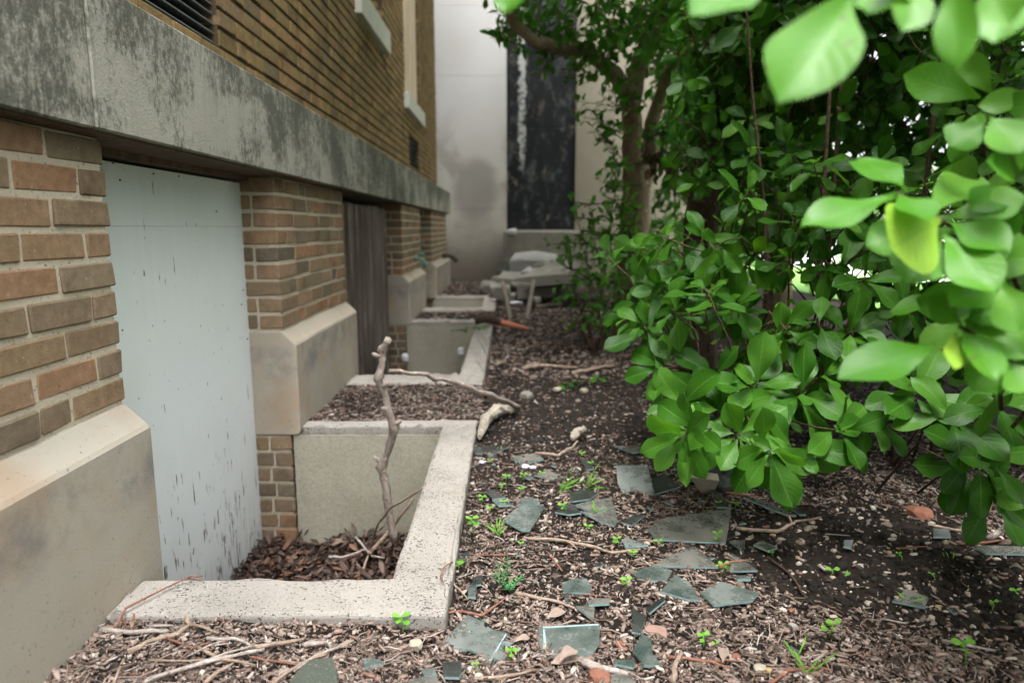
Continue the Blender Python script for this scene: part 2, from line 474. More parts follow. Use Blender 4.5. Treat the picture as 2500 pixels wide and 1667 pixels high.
# soil
t = NT('soil')
n = t.noise(9, 6, 0.7)
c = t.ramp(n, [(0.3, (0.010, 0.008, 0.0065)), (0.55, (0.024, 0.018, 0.014)), (0.75, (0.05, 0.037, 0.029))])
c = t.mix(smooth(t, t.noise(130, 3), 0.66, 0.74), c, (0.12, 0.09, 0.072))
h = t.math('ADD', t.noise(40, 6, 0.75), t.math('MULTIPLY', t.voro(60), 0.6))
t.bsdf(c, 0.95, t.bump(h, 0.9, 0.02), 0.15)
M['soil'] = t.mat
def scatter_mat(name, stops, rough=0.85, bump=0.4):
    t = NT(name)
    c = t.ramp(t.island(), stops)
    c = t.mix(0.55, c, t.ramp(t.noise(120, 4, 0.7), [(0.3, 0.3), (0.7, 0.7)]), 'OVERLAY')
    t.bsdf(c, rough, t.bump(t.noise(200, 3), bump, 0.003), 0.2); return t.mat
M['mulch'] = scatter_mat('mulch', [(0,(0.035,0.026,0.022)),(0.2,(0.13,0.092,0.074)),(0.4,(0.25,0.187,0.155)),(0.55,(0.075,0.054,0.044)),(0.7,(0.34,0.27,0.23)),(0.84,(0.19,0.105,0.075)),(0.93,(0.44,0.385,0.34)),(1.0,(0.15,0.122,0.105))])
M['crumbs'] = scatter_mat('soil_crumbs', [(0,(0.007,0.006,0.005)),(0.7,(0.02,0.016,0.013)),(0.92,(0.045,0.034,0.028)),(1,(0.26,0.21,0.16))])
M['gravel'] = scatter_mat('gravel', [(0,(0.30,0.25,0.20)),(0.3,(0.42,0.36,0.30)),(0.5,(0.20,0.17,0.15)),(0.7,(0.50,0.45,0.38)),(0.85,(0.30,0.19,0.13)),(1,(0.58,0.55,0.50))])
M['litter'] = scatter_mat('dead_leaves', [(0,(0.018,0.012,0.009)),(0.3,(0.05,0.030,0.023)),(0.55,(0.085,0.052,0.040)),(0.8,(0.115,0.076,0.060)),(0.95,(0.14,0.065,0.035)),(1,(0.19,0.14,0.115))], 0.6)

# bark and twigs
def bark(name, a, b, s=14):
    t = NT(name)
    g = t.noise(1, 6, 0.7, t.mapping((s, s, s * 0.35)))
    c = t.ramp(g, [(0.3, a), (0.7, b)])
    c = t.mix(smooth(t, t.noise(35, 4), 0.6, 0.72), c, tuple(min(1, v * 1.7) for v in b))
    t.bsdf(c, 0.9, t.bump(t.math('ADD', g, t.noise(70, 4)), 0.8, 0.012), 0.15); return t.mat
M['bark'] = bark('tree_bark', (0.17, 0.122, 0.083), (0.38, 0.285, 0.20))
M['dark_bark'] = bark('dark_bark', (0.03, 0.022, 0.016), (0.09, 0.062, 0.045))
M['pale_bark'] = bark('pale_bark', (0.14, 0.10, 0.07), (0.33, 0.25, 0.17))
M['stem'] = bark('shrub_stem', (0.045, 0.030, 0.022), (0.11, 0.07, 0.048), 40)
M['branch'] = bark('dead_branch', (0.19, 0.15, 0.125), (0.38, 0.315, 0.27), 45)
M['twig_grey'] = bark('grey_twig', (0.27, 0.225, 0.195), (0.45, 0.39, 0.35), 60)
M['twig_tan'] = bark('tan_twig', (0.23, 0.165, 0.125), (0.38, 0.29, 0.225), 60)
M['twig_red'] = bark('reddish_twig', (0.17, 0.075, 0.05), (0.29, 0.15, 0.105), 60)
M['twig_dark'] = bark('dark_twig', (0.045, 0.03, 0.022), (0.10, 0.065, 0.05), 60)

# leaves
def leaf_mat(name, stops, trans, tfac=0.28, rough=0.36, veins=True, vein_col=None, spec=0.2, vamt=0.34):
    t = NT(name)
    geo = t.n('ShaderNodeNewGeometry')
    c = t.ramp(geo.outputs['Random Per Island'], stops)
    uv = t.n('ShaderNodeUVMap').outputs[0]
    s = t.xyz(uv)
    v = t.math('ABSOLUTE', t.math('SUBTRACT', s[1], 0.5))
    h = None
    if veins:
        mid = smooth(t, v, 0.045, 0.012)
        w = t.math('SINE', t.math('MULTIPLY', t.math('SUBTRACT', s[0], t.math('MULTIPLY', v, 0.62)), 58.0))
        sv = t.math('MULTIPLY', smooth(t, w, 0.80, 0.99), smooth(t, v, 0.5, 0.1))
        vm = t.math('MAXIMUM', mid, t.math('MULTIPLY', sv, 0.45))
        c = t.mix(t.math('MULTIPLY', vm, vamt), c, vein_col or (0.15, 0.33, 0.05))
        h = t.math('ADD', t.math('SUBTRACT', t.math('MULTIPLY', w, 0.25), t.math('MULTIPLY', mid, 0.9)), t.math('MULTIPLY', t.noise(60, 2), 0.9))
    c = t.mix(t.math('MULTIPLY', t.noise(22, 3), 0.35), c, t.mix(1.0, c, (0.62, 0.66, 0.6), 'MULTIPLY'))
    if veins:
        c = t.mix(t.math('MULTIPLY', smooth(t, t.noise(48, 3, 0.6), 0.66, 0.73), 0.65), c, (0.10, 0.085, 0.025))
        c = t.mix(t.math('MULTIPLY', smooth(t, t.noise(16, 4, 0.6), 0.5, 0.75), 0.35), c, t.mix(1.0, c, (1.7, 1.25, 0.8), 'MULTIPLY'))
    c = t.mix(t.math('MULTIPLY', geo.outputs['Backfacing'], 0.4), c, (0.10, 0.22, 0.06))
    b = t.bsdf(c, rough, t.bump(h, 0.65 * vamt, 0.003) if h else None, spec)
    tr = t.n('ShaderNodeBsdfTranslucent')
    tcol = t.mix(1.0, c, (*trans,), 'MULTIPLY')
    t.l(tcol, tr.inputs['Color'])
    mx = t.n('ShaderNodeMixShader'); mx.inputs[0].default_value = tfac
    t.l(b.outputs[0], mx.inputs[1]); t.l(tr.outputs[0], mx.inputs[2]); t.l(mx.outputs[0], t.out.inputs[0])
    return t.mat
G0 = [(0,(0.018,0.070,0.005)),(0.3,(0.030,0.102,0.007)),(0.6,(0.042,0.132,0.010)),(0.9,(0.062,0.168,0.014)),(1,(0.09,0.215,0.02))]
G1 = [(0,(0.05,0.175,0.012)),(0.5,(0.08,0.235,0.022)),(1,(0.12,0.29,0.04))]
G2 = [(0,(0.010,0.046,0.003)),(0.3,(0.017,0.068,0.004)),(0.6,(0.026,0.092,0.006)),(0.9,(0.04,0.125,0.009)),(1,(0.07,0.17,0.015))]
M['leaf'] = leaf_mat('shaded_shrub_leaf', G2, (2.2, 2.4, 0.8), 0.28, 0.45, vein_col=(0.09, 0.22, 0.03), spec=0.16)  # leaf colour darkened to stand for shade inside the shrub
M['spray_leaf'] = leaf_mat('lit_hanging_leaf', [(0,(0.022,0.090,0.005)),(0.5,(0.037,0.125,0.009)),(1,(0.068,0.185,0.02))], (2.0, 2.2, 0.8), 0.28, 0.42, spec=0.22, vamt=0.28)  # same leaf, colour lightened for the better lit low sprays
M['near_lit_leaf'] = leaf_mat('near_lit_shrub_leaf', G1, (2.0, 2.2, 0.9), 0.30, 0.40, vamt=0.16, spec=0.25)  # same leaf again, brightened in colour for light on the near sprays
M['tree_leaf'] = leaf_mat('tree_leaf', [(0,(0.018,0.080,0.008)),(0.5,(0.030,0.115,0.010)),(1,(0.05,0.165,0.016))], (2.2, 2.6, 1.0), 0.32, 0.42, False)
M['light_tree_leaf'] = leaf_mat('light_tree_leaf', [(0,(0.026,0.10,0.010)),(0.5,(0.045,0.15,0.014)),(1,(0.08,0.21,0.025))], (2.2, 2.6, 1.0), 0.36, 0.42, False)
M['new_leaf'] = leaf_mat('young_leaf', [(0,(0.26,0.46,0.05)),(1,(0.30,0.50,0.06))], (1.5, 1.7, 1.0), 0.35)
M['seedling'] = leaf_mat('seedling_leaf', [(0,(0.10,0.29,0.03)),(1,(0.17,0.38,0.05))], (1.6, 1.8, 1.0), 0.3, 0.5, False)
M['conifer'] = leaf_mat('conifer_leaf', [(0,(0.06,0.22,0.07)),(1,(0.09,0.30,0.10))], (1.6, 1.8, 1.0), 0.2, 0.5, False)
M['lit_leaf'] = leaf_mat('sunlit_leaf', [(0,(0.10,0.24,0.04)),(1,(0.17,0.36,0.07))], (2.0, 2.2, 1.0), 0.4, 0.5, False)
M['brown_leaf'] = leaf_mat('withered_leaf', [(0,(0.05,0.035,0.022)),(1,(0.12,0.085,0.055))], (1.2, 1.1, 1.0), 0.15, 0.8, False)

# dusty broken glass, and its cut edge
def glass_mat(name, tint, dust, amt):
    t = NT(name)
    oc = t.n('ShaderNodeObjectInfo')
    n1 = t.noise(16, 6, 0.7); n2 = t.noise(110, 4, 0.7)
    n3 = t.noise(5, 3)
    mask = t.math('MULTIPLY', smooth(t, t.math('ADD', t.math('MULTIPLY', t.math('ADD', n1, n3), 0.5), t.math('MULTIPLY', t.math('SUBTRACT', n2, 0.5), 0.16)), 0.34 - amt * 0.1, 0.78 - amt * 0.1), 0.85)
    col = t.mix(mask, tint, dust)
    rough = t.math('ADD', t.math('MULTIPLY', mask, 0.5), 0.06)
    tr = t.math('MULTIPLY', t.math('SUBTRACT', 1.0, mask), 0.35)
    t.bsdf(col, rough, t.bump(n2, 0.08, 0.002), 0.5, **{'Transmission Weight': tr, 'IOR': 1.5})
    return t.mat
M['glass'] = glass_mat('clear_glass', (0.045, 0.068, 0.060), (0.23, 0.24, 0.222), 0.3)
M['dusty_glass'] = glass_mat('dusty_glass', (0.05, 0.058, 0.05), (0.215, 0.20, 0.175), 0.7)
M['dark_glass'] = glass_mat('dark_glass', (0.022, 0.027, 0.027), (0.08, 0.077, 0.07), 0.2)
t = NT('glass_edge'); t.bsdf(t.mix(t.noise(40), (0.10, 0.19, 0.18), (0.34, 0.46, 0.46)), 0.2, None, 0.5); M['glass_edge'] = t.mat
t = NT('lawn_grass'); t.bsdf(t.mix(t.noise(4, 5), (0.09, 0.20, 0.04), (0.15, 0.30, 0.06)), 0.9, t.bump(t.noise(60), 0.8, 0.03)); M['lawn'] = t.mat
M['rim'] = simple('rim_glass', (0.27, 0.37, 0.37), 0.25, 0.15, 60, 0.1, 0.5)

# ------------------------------------------------------------------ ground
XF, XP, XD, XW, XB = -0.950, -0.895, -1.09, -1.08, -0.89   # faces: pier, plinth, door board, upper wall, belt
def zc(v): return v + CAM_Z                                # height above the ground of a height measured from the camera
KZ = 0.045                                                 # kerb top
WELLS = [  # near outer, near inner, far inner, far outer
    (1.40, 1.56, 2.87, 2.955), (3.68, 3.92, 6.22, 6.36), (7.02, 7.34, 8.45, 8.62)]
KX0, KX1 = -0.137, -0.285                                  # outer and inner face of the front kerb
def in_well(x, y, pad=0.0):
    return any(x < KX0 - pad and w[0] + pad < y < w[3] - pad for w in WELLS)
def gz(x, y):
    fade = max(0.15, min(1.0, (9 - y) / 5)) if y > 4 else 1.0
    v = Vector((x, y, 0.0))
    z = 0.016 * mnoise.noise(v * 2.3) + fade * (0.010 * mnoise.noise(v * 9) + 0.006 * mnoise.noise(v * 24))
    if x < -0.1:
        if y < 1.42: z += 0.025 * min(1, max(0, (-0.1 - x) / 0.5))
        if 2.9 < y < 3.75 or 6.3 < y < 7.1: z += 0.035
    if x > 0.4: z += 0.02 * min(1, (x - 0.4))
    return z
def axis(lo, a, b, hi, step, grow=1.35):
    v = list(np.arange(a, b + 1e-6, step)); s = step; p = b
    while p < hi: s *= grow; p += s; v.append(p)
    s = step; p = a
    while p > lo: s *= grow; p -= s; v.insert(0, p)
    return v
gxs = axis(-70, -1.0, 2.6, 120, 0.03)
gys = axis(-70, 0.9, 4.5, 150, 0.03)
for w in WELLS: gys += [w[0] + 0.06, w[3] - 0.03]
gxs += [-0.21, -1.5]
gxs = sorted(set(round(float(v), 4) for v in gxs)); gys = sorted(set(round(float(v), 4) for v in gys))
gv = [(x, y, gz(x, y) if abs(x) < 8 and -2 < y < 13 else 0.0) for y in gys for x in gxs]
gf = []
nx = len(gxs)
for j in range(len(gys) - 1):
    for i in range(nx - 1):
        mx, my = (gxs[i] + gxs[i+1]) / 2, (gys[j] + gys[j+1]) / 2
        if -1.5 < mx < -0.21 and any(w[0] + 0.06 < my < w[3] - 0.03 for w in WELLS): continue
        gf.append((j*nx+i, j*nx+i+1, (j+1)*nx+i+1, (j+1)*nx+i))
mb = MB(); mb.v = gv; mb.f = gf; mb.m = [0] * len(gf)
tag(mb.build('ground', M['soil'], smooth=True, fix=False), kind='structure')
mb = MB(); mb.add([(6.5,-60,0.03),(100,-60,0.03),(100,140,0.03),(6.5,140,0.03)], [(0,1,2,3)])
tag(mb.build('pavement', M['paving'], fix=False), kind='structure')
mb = MB(); mb.add([(4.0,-60,0.035),(6.4,-60,0.035),(6.4,140,0.035),(4.0,140,0.035)], [(0,1,2,3)])
tag(mb.build('lawn', M['lawn'], fix=False), kind='structure')

def wpart(mb, name, mat, parent, **kw):
    """a sub-part of a mesh that is itself a part"""
    o = mb.build(name, mat, None, **kw)
    o.parent = parent
    from mathutils import Matrix
    o.matrix_parent_inverse = Matrix.Identity(4)
    return o
# ------------------------------------------------------------------ brick building
bld = empty('brick_building', (-1.1, 5, 0), 'tan brick building with a stone belt course over boarded basement openings', 'building')
CS = 0.0706                                   # one course
def brick_row_lengths(y0, y1, k):
    """random stretchers and headers filling y0..y1 with 10 mm joints, laid from y1 back"""
    out = []; y = y1; first = True; prev = None
    while y > y0 + 0.03:
        if first: L = 0.095 if k % 2 else 0.198
        else: L = random.choice((0.198, 0.198, 0.095)) if prev != 0.095 else 0.198
        first = False; prev = L
        L *= random.uniform(0.985, 1.015)
        a = max(y - L, y0)
        if a - y0 < 0.05: a = y0
        out.append((a, y)); y = a - 0.011
    return out
DEP = 0.10
def pier(y0, y1, top, ncourse):
    mb = MB(); mo = MB()
    for i in range(ncourse):
        zt = top - i * CS; zb = zt - 0.0565
        for a, b in brick_row_lengths(y0, y1, i):
            e = random.uniform(-0.0025, 0.0025)
            x0 = XF - DEP
            if y0 > 1 and a <= y0 + 0.001: x0 = (XD - 0.03) if (b - a) < 0.13 else XF - 0.092
            mb.cbox((x0, a, zb), (XF + e, b + (random.uniform(-.003, .003) if b > y1 - .01 else 0), zt), 0.0035, 0.0022)
            if y0 > 1 and a <= y0 + 0.001 and (b - a) >= 0.13:
                mb.cbox((XD - 0.03, y0 + random.uniform(-.001, .002), zb), (XF - 0.104, y0 + 0.09, zt), 0.0035, 0.002)
    mb.build('brick_pier', M['brick'], bld)
    mo.box((XD - 0.3, y0 + 0.007, top - ncourse * CS - 0.005), (XF - 0.0045, y1 - 0.012, top + 0.003))
    mo.build('mortar', M['mortar'], bld)
PIERS = [(0.10, 1.663), (2.855, 4.03), (6.22, 7.50), (8.62, 10.72)]
TOPZ = zc(0.2005)
for (a, b) in PIERS: pier(a, b, TOPZ, 9)
PT = TOPZ - 9 * CS + 0.006                     # plinth top at the brick
# plinths: profile in (x, z), swept along y
for i, (a, b) in enumerate(PIERS):
    zb = zc(-0.885) if i else -0.25
    prof = [(XD - 0.3, zb), (XP - 0.012, zb), (XP, zb + 0.012), (XP + 0.001, PT - 0.062), (XP - 0.004, PT - 0.052), (XF - 0.002, PT), (XD - 0.3, PT)]
    n = len(prof); mb = MB()
    ys = list(np.linspace(a - (0.25 if i == 0 else 0.0), b, 8))
    vs = []
    for y in ys:
        for (x, z) in prof: vs.append((x + random.uniform(-.0012, .0012), y, z))
    fs = [tuple(range(n)), tuple(range((len(ys)-1)*n, len(ys)*n))]
    for s in range(len(ys) - 1):
        for k in range(n): fs.append((s*n+k, s*n+(k+1) % n, (s+1)*n+(k+1) % n, (s+1)*n+k))
    mb.add(vs, fs)
    o = mb.build('plinth', M['plinth'], bld)
    bv = o.modifiers.new('edge', 'BEVEL'); bv.width = 0.008; bv.segments = 2; bv.limit_method = 'ANGLE'; bv.angle_limit = R(40)
    if i:                                       # brick footing seen below the plinth
        mb = MB(); mo = MB()
        for k in range(10):
            zt = zb - 0.008 - k * CS
            mb.cbox((XD - 0.05, a + 0.004, zt - 0.0585), (-1.04 + 0.02 * (k % 2), a + 0.1, zt), 0.004, 0.002)
            mb.cbox((-1.028 + 0.02 * (k % 2), a + 0.003, zt - 0.0585), (-0.938, a + 0.1, zt), 0.004, 0.002)
        mb.build('brick_footing', M['brick'], bld)
        mo.box((XD - 0.3, a + 0.011, zb - 0.75), (-0.945, a + 0.4, zb - 0.003)); mo.build('mortar', M['mortar'], bld)
# boards and the dark space behind them
sz = at_x(1100 / 2.8, 1547 / 2.8, XD).z
mb = MB(); mb.box((XD - 0.03, 1.50, -0.75), (XD, 2.93, sz - 0.0004)); mb.box((XD - 0.03, 1.50, sz + 0.0004), (XD + 0.0006, 2.93, zc(0.178)))
pb = mb.build('painted_board', M['paint'], bld); pb['label'] = 'pale blue board with peeling paint'
for (x, y) in [(770, 1112), (1048, 1188), (1220, 1205), (818, 1232), (1478, 1446), (1662, 443 + 1540), (1650, 542 + 1540), (1690, 775 + 1540), (1725, 905 + 1540), (1728, 1083 + 1540)]:
    q = at_x(x / 2.8, y / 2.8, XD + .0005); mb = MB(); mb.tube([q - Vector((.004, 0, 0)), q + Vector((.0022, 0, 0))], random.uniform(.0025, .004), 7)
    wpart(mb, 'nail_head', M['rust_pipe'], pb)
mb = MB(); mb.box((XD - 0.05, 1.50, zc(0.187)), (XD + 0.035, 2.90, zc(0.2075))); mb.build('lintel', M['lintel_wood'], bld)
mb = MB()
y = 3.95
while y < 6.3:
    w = random.uniform(0.10, 0.17)
    mb.cbox((XD - 0.03, y, -0.75), (XD + random.uniform(-0.006, 0.004), y + w - 0.009, zc(0.165) + random.uniform(-0.012, 0.008)), 0.003, 0.001); y += w
mb.build('wooden_shutter', M['grey_wood'], bld)['label'] = 'dark weathered plank shutter'
mb = MB(); mb.box((XD - 0.03, 7.3, -0.7), (XD, 8.7, zc(0.19))); mb.build('painted_board', M['paint'], bld)
mb = MB(); mb.box((-6, -8, -1.2), (XD - 0.33, 10.70, 8.5)); mb.build('building_core', M['dark_mortar'], bld)
# belt course
joints = [-2.0, 0.25, 1.544, 2.93, 4.1, 5.21, 6.5, 7.8, 9.1, 10.78]
mb = MB()
for a, b in zip(joints[:-1], joints[1:]):
    mb.cbox((XD - 0.30, a + 0.0015, zc(0.212)), (XB + random.uniform(-0.0015, 0.0015), b - 0.0015, zc(0.5265)), 0.004, 0.001)
mb.build('belt_course', M['belt'], bld)
mb = MB(); mb.box((XD - 0.02, 0.05, zc(0.2062)), (XB - 0.016, 10.74, zc(0.2116))); mb.build('soffit', M['lintel_wood'], bld)
# upper wall, raked joints, openings cut where the vents and windows are
OPEN = [(1.70, 2.73, zc(0.668), zc(1.6)), (5.25, 6.33, zc(1.69), zc(3.5)), (7.55, 8.84, zc(1.40), zc(3.8)), (7.76, 8.60, zc(0.69), zc(1.0))]
mb = MB()
z = zc(0.5265) + 0.008; i = 0
while z < 4.6:
    zt = z + 0.0565
    segs = [(-0.6, 10.74)]
    for (a, b, c, d) in OPEN:
        if zt > c + 0.01 and z < d - 0.01:
            ns = []
            for (p, q) in segs:
                if b <= p or a >= q: ns.append((p, q)); continue
                if a > p: ns.append((p, a))
                if b < q: ns.append((b, q))
            segs = ns
    off = (i % 2) * 0.1
    for (p, q) in segs:
        y = q
        while y > p + 0.02:
            L = random.choice((0.198, 0.198, 0.095)) if y < q else (0.198 if i % 2 else 0.095)
            a = max(p, y - L)
            if a - p < 0.03: a = p
            mb.cbox((XW - DEP, a, z), (XW + random.uniform(-.002, .002), y, zt), 0.003, 0.0015); y = a - 0.009
    z += CS; i += 1
mb.build('brick_wall', M['wall_brick'], bld)
mo = MB()
ysp = sorted({-8.0, 10.728} | {v for o in OPEN for v in (o[0], o[1])}); zsp = sorted({zc(0.5), 8.5} | {v for o in OPEN for v in (o[2], o[3])})
for a, b in zip(ysp[:-1], ysp[1:]):
    for c, d in zip(zsp[:-1], zsp[1:]):
        if any(o[0] <= (a+b)/2 <= o[1] and o[2] <= (c+d)/2 <= o[3] for o in OPEN): continue
        mo.box((XD - 0.32, a, c), (XW - 0.008, b, d))
mo.build('wall_mortar', M['dark_mortar'], bld)
def louvre_part(y0, y1, z0, z1, pitch, tilt, name):
    v = MB(); v.box((XW - 0.13, y0 + 0.002, z0 + 0.002), (XW - 0.125, y1 - 0.002, z1)); f = v.build(name, M['black'], bld)
    s = MB(); z = z0 + 0.012
    while z < z1 - 0.02:
        s.add([(XW - 0.10, y0+.004, z + tilt), (XW - 0.02, y0+.004, z), (XW - 0.02, y1-.004, z), (XW - 0.10, y1-.004, z + tilt),
               (XW - 0.10, y0+.004, z + tilt + .005), (XW - 0.02, y0+.004, z + .005), (XW - 0.02, y1-.004, z + .005), (XW - 0.10, y1-.004, z + tilt + .005)],
              [(0,1,2,3),(7,6,5,4),(0,4,5,1),(1,5,6,2),(2,6,7,3),(3,7,4,0)])
        z += pitch
    wpart(s, 'louvre_slats', M['louvre'], f)
louvre_part(1.70, 2.73, zc(0.668), zc(1.6), 0.034, 0.018, 'air_vent')
louvre_part(7.76, 8.60, zc(0.69), zc(1.0), 0.045, 0.03, 'air_vent')
def window(i, y0, y1, z0, z1, board, bname, sz0):
    w = MB(); w.box((XW - 0.20, y0 + 0.002, z0 + 0.001), (XW - 0.19, y1 - 0.002, z1))
    wo_ = w.build('window', M['black'], bld)
    b = MB(); b.box((XW - 0.189, y0 + 0.003, z0 + 0.002), (XW - (0.035 if bname == 'window_board' else 0.15), y1 - 0.03, z1)); wpart(b, bname, board, wo_)
    s = MB(); s.cbox((XW - 0.188, y0 - 0.07, sz0), (XW + 0.05, y1 + 0.07, z0 - 0.001), 0.006, 0.001); wpart(s, 'sill', M['sill'], wo_)
window(0, 5.25, 6.33, zc(1.69), zc(3.5), M['dark_pane'], 'dark_board', zc(1.50))
window(1, 7.55, 8.84, zc(1.40), zc(3.8), M['pale_board'], 'window_board', zc(1.235))
# tap and pipe stub
p = at_x(*c5(875, 512), XF); q = p + Vector((0.10, 0, 0))
mb = MB(); mb.tube([p - Vector((.05,0,0)), p + Vector((.07,0,0.0)), p + Vector((.10,0,-.03)), p + Vector((.10,0,-.08))], [.016,.016,.016,.02], 8)
mb.tube([p + Vector((.06,0,0)), p + Vector((.06,0,.05))], .008, 6); mb.tube([p + Vector((.03,0,.052)), p + Vector((.09,0,.052))], .012, 6)
mb.build('hose_tap', M['tap'], bld, smooth=True)
p = at_x(*c5(1090, 500), XP)
mb = MB(); mb.tube([p + Vector((-.1,0,.02)), p + Vector((.03,0,.03)), p + Vector((.10,0,.01)), p + Vector((.16,0,-.06))], .035, 10)
mb.build('pipe_stub', M['rust_pipe'], bld, smooth=True)

# ------------------------------------------------------------------ window wells
WLAB = ['nearest concrete window well, full of brown leaves, below the pale blue board',
        'middle concrete window well below the dark plank shutter',
        'farthest concrete window well, by the wooden stakes']
for w, lab, fz in zip(WELLS, WLAB, (-0.47, -0.62, -0.5)):
    a, b, c, d = w
    th = 0.0
    o = empty('window_well', (-0.2, (a + d) / 2, 0), lab, 'window well', 'concrete window wells along the wall')
    bm = bmesh.new()
    out = [(XP + 0.002, a), (KX0, a), (KX0, d), (XP + 0.002, d), (XP + 0.002, c), (KX1, c), (KX1, b), (XP + 0.002, b)]
    def dens(pts, step=0.025):
        r = []
        for (p, q) in zip(pts, pts[1:] + pts[:1]):
            n = max(1, int(math.dist(p, q) / step))
            for k in range(n): r.append((p[0] + (q[0]-p[0])*k/n, p[1] + (q[1]-p[1])*k/n))
        return r
    dn = dens(out)
    vb = []; vt = []
    for (x, y) in dn:
        nz = mnoise.noise(Vector((x*9, y*9, 3))) * 0.007 + mnoise.noise(Vector((x*40, y*40, 7))) * 0.003
        nn = mnoise.noise(Vector((x*14, y*14, 9))) * 0.006 + mnoise.noise(Vector((x*60, y*60, 2))) * 0.002
        vb.append(bm.verts.new((x + nn, y + nn, -0.06))); vt.append(bm.verts.new((x + nz, y + nn, KZ + nz)))
    n = len(dn)
    bm.faces.new(vt); bm.faces.new(vb[::-1])
    for k in range(n): bm.faces.new((vb[k], vb[(k+1) % n], vt[(k+1) % n], vt[k]))
    bmesh.ops.recalc_face_normals(bm, faces=bm.faces)
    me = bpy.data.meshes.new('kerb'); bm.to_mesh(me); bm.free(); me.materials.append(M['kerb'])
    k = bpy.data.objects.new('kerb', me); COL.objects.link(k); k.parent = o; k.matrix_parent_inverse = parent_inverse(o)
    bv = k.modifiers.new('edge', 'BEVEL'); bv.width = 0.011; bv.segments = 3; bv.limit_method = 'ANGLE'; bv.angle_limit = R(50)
    mb = MB()
    mb.box((-0.93, c - 0.004, -0.95), (KX1 + 0.05, c + 0.06, 0.004)); mb.box((KX1 - 0.003, b - 0.02, -0.95), (KX0 - 0.03, c - 0.006, 0.002))
    mb.box((-1.0, a + 0.03, -0.95), (KX1 + 0.05, b - 0.003, -0.058)); mb.build('well_wall', M['pit_wall'], o)
    mb = MB(); mb.box((XD - 0.02, b - 0.01, -0.95), (KX1 + 0.01, c + 0.02, fz - 0.03)); mb.build('well_floor', M['soil'], o)

# ------------------------------------------------------------------ far stone building
FY = 11.9
def fx(px): return at_y(px, 556, FY).x
def fzv(py): return at_y(1240, py, FY).z
fb = empty('stone_building', (0.3, FY, 0), 'pale stone building with a tall charred panel closing the end of the passage', 'building')
dx0, dx1 = fx(1237), fx(1403)
mb = MB()
zj = [-0.4] + sorted([fzv(500 + 10), fzv(186), fzv(14)]) + [5.6, 8.5]
def panels(x0, x1):
    for a, b in zip(zj[:-1], zj[1:]): mb.cbox((x0, FY, a + 0.0015), (x1, FY + 0.3, b - 0.0015), 0.003, 0.0)
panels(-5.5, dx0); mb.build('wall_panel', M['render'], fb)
mb = MB(); panels(dx1, 4.0); mb.build('wall_panel', M['tan_panel'], fb)
zs0 = fzv(562)
mb = MB()
zz = [zs0 + 0.004, fzv(308), fzv(128), 5, 8.5]
for a, b in zip(zz[:-1], zz[1:]): mb.cbox((dx0 + 0.002, FY + 0.07, a), (dx1 - 0.002, FY + 0.28, b - 0.006), 0.006)
mb.build('charred_panel', M['charred'], fb)
mb = MB(); mb.cbox((dx0 - 0.05, FY - 0.22, -0.3), (dx1 + 0.25, FY - 0.004, zs0 - 0.01), 0.02, 0.01); mb.cbox((dx0 + 0.004, FY + 0.0, -0.3), (dx1 - 0.004, FY + 0.28, zs0), 0.01)
mb.build('sill', M['stained_sill'], fb)
mb = MB(); mb.box((-5.4, FY + 0.301, -0.3), (3.9, FY + 4, 8.4)); mb.build('building_core', M['dark_mortar'], fb)

# ------------------------------------------------------------------ rubble near the far wall
def rock(name, mat, loc, size, label, cat, group=None, seed=0, rot=0, sub=2, flat=0.25):
    bm = bmesh.new(); bmesh.ops.create_icosphere(bm, subdivisions=sub, radius=1)
    for v in bm.verts:
        d = v.co.normalized()
        k = 1 + 0.30 * mnoise.noise(d * 1.3 + Vector((seed, seed*2.1, 0))) + 0.14 * mnoise.noise(d * 3.1 + Vector((0, seed, 5)))
        v.co = d * k
        for ax in (0, 1, 2):
            lim = 0.72 + 0.2 * math.sin(seed * 1.7 + ax)
            v.co[ax] = max(-lim, min(lim, v.co[ax]))
        v.co.x *= size[0]; v.co.y *= size[1]; v.co.z *= size[2]
    me = bpy.data.meshes.new(name); bm.to_mesh(me); bm.free(); me.materials.append(mat)
    o = bpy.data.objects.new(name, me); COL.objects.link(o); o.location = loc; o.rotation_euler = (random.uniform(-.15,.15), random.uniform(-.15,.15), rot)
    return tag(o, label, cat, group)
def slab(name, mat, pts, th, label, cat='slab', group=None, mats=None):
    """a plate: pts are its upper corners in space, th its thickness"""
    mb = MB(); n = len(pts)
    pts = [Vector(p) for p in pts]
    c = sum(pts, Vector()) / n
    nn = Vector((0, 0, 0))
    for i in range(n): nn += (pts[i] - c).cross(pts[(i+1) % n] - c)
    nn.normalize()
    if nn.z < 0: nn = -nn
    lo = [p - nn * th for p in pts]
    loc = Vector((c.x, c.y, min(min(q.z for q in lo), c.z)))
    mb.add([p - loc for p in pts] + [p - loc for p in lo], [tuple(range(n))] + [tuple(range(2*n-1, n-1, -1))], 0)
    mb.f[0:0] = []
    for i in range(n): mb.f.append((i, n+i, n+(i+1) % n, (i+1) % n)); mb.m.append(1 if mats else 0)
    o = mb.build(name, mats or mat); o.location = loc
    return tag(o, label, cat, group, 'thing')
sg = 'broken slabs heaped by the far wall'
slab('concrete_slab', M['slab'], [at_y(*c5(1560,640), 7.6), at_y(*c5(2030,604), 7.5), at_y(*c5(2010,545), 9.0), at_y(*c5(1890,500), 9.4)], 0.11, 'broad tilted grey slab lying over the heap behind the two stakes', 'slab', sg)
slab('stone_slab', M['white_slab'], [at_y(*c5(1525,520), 9.6), at_y(*c5(1840,520), 9.5), at_y(*c5(1850,478), 10.6), at_y(*c5(1700,455), 10.9), at_y(*c5(1560,470), 10.7)], 0.16, 'whitest slab, topmost of the heap below the charred panel', 'slab', sg)
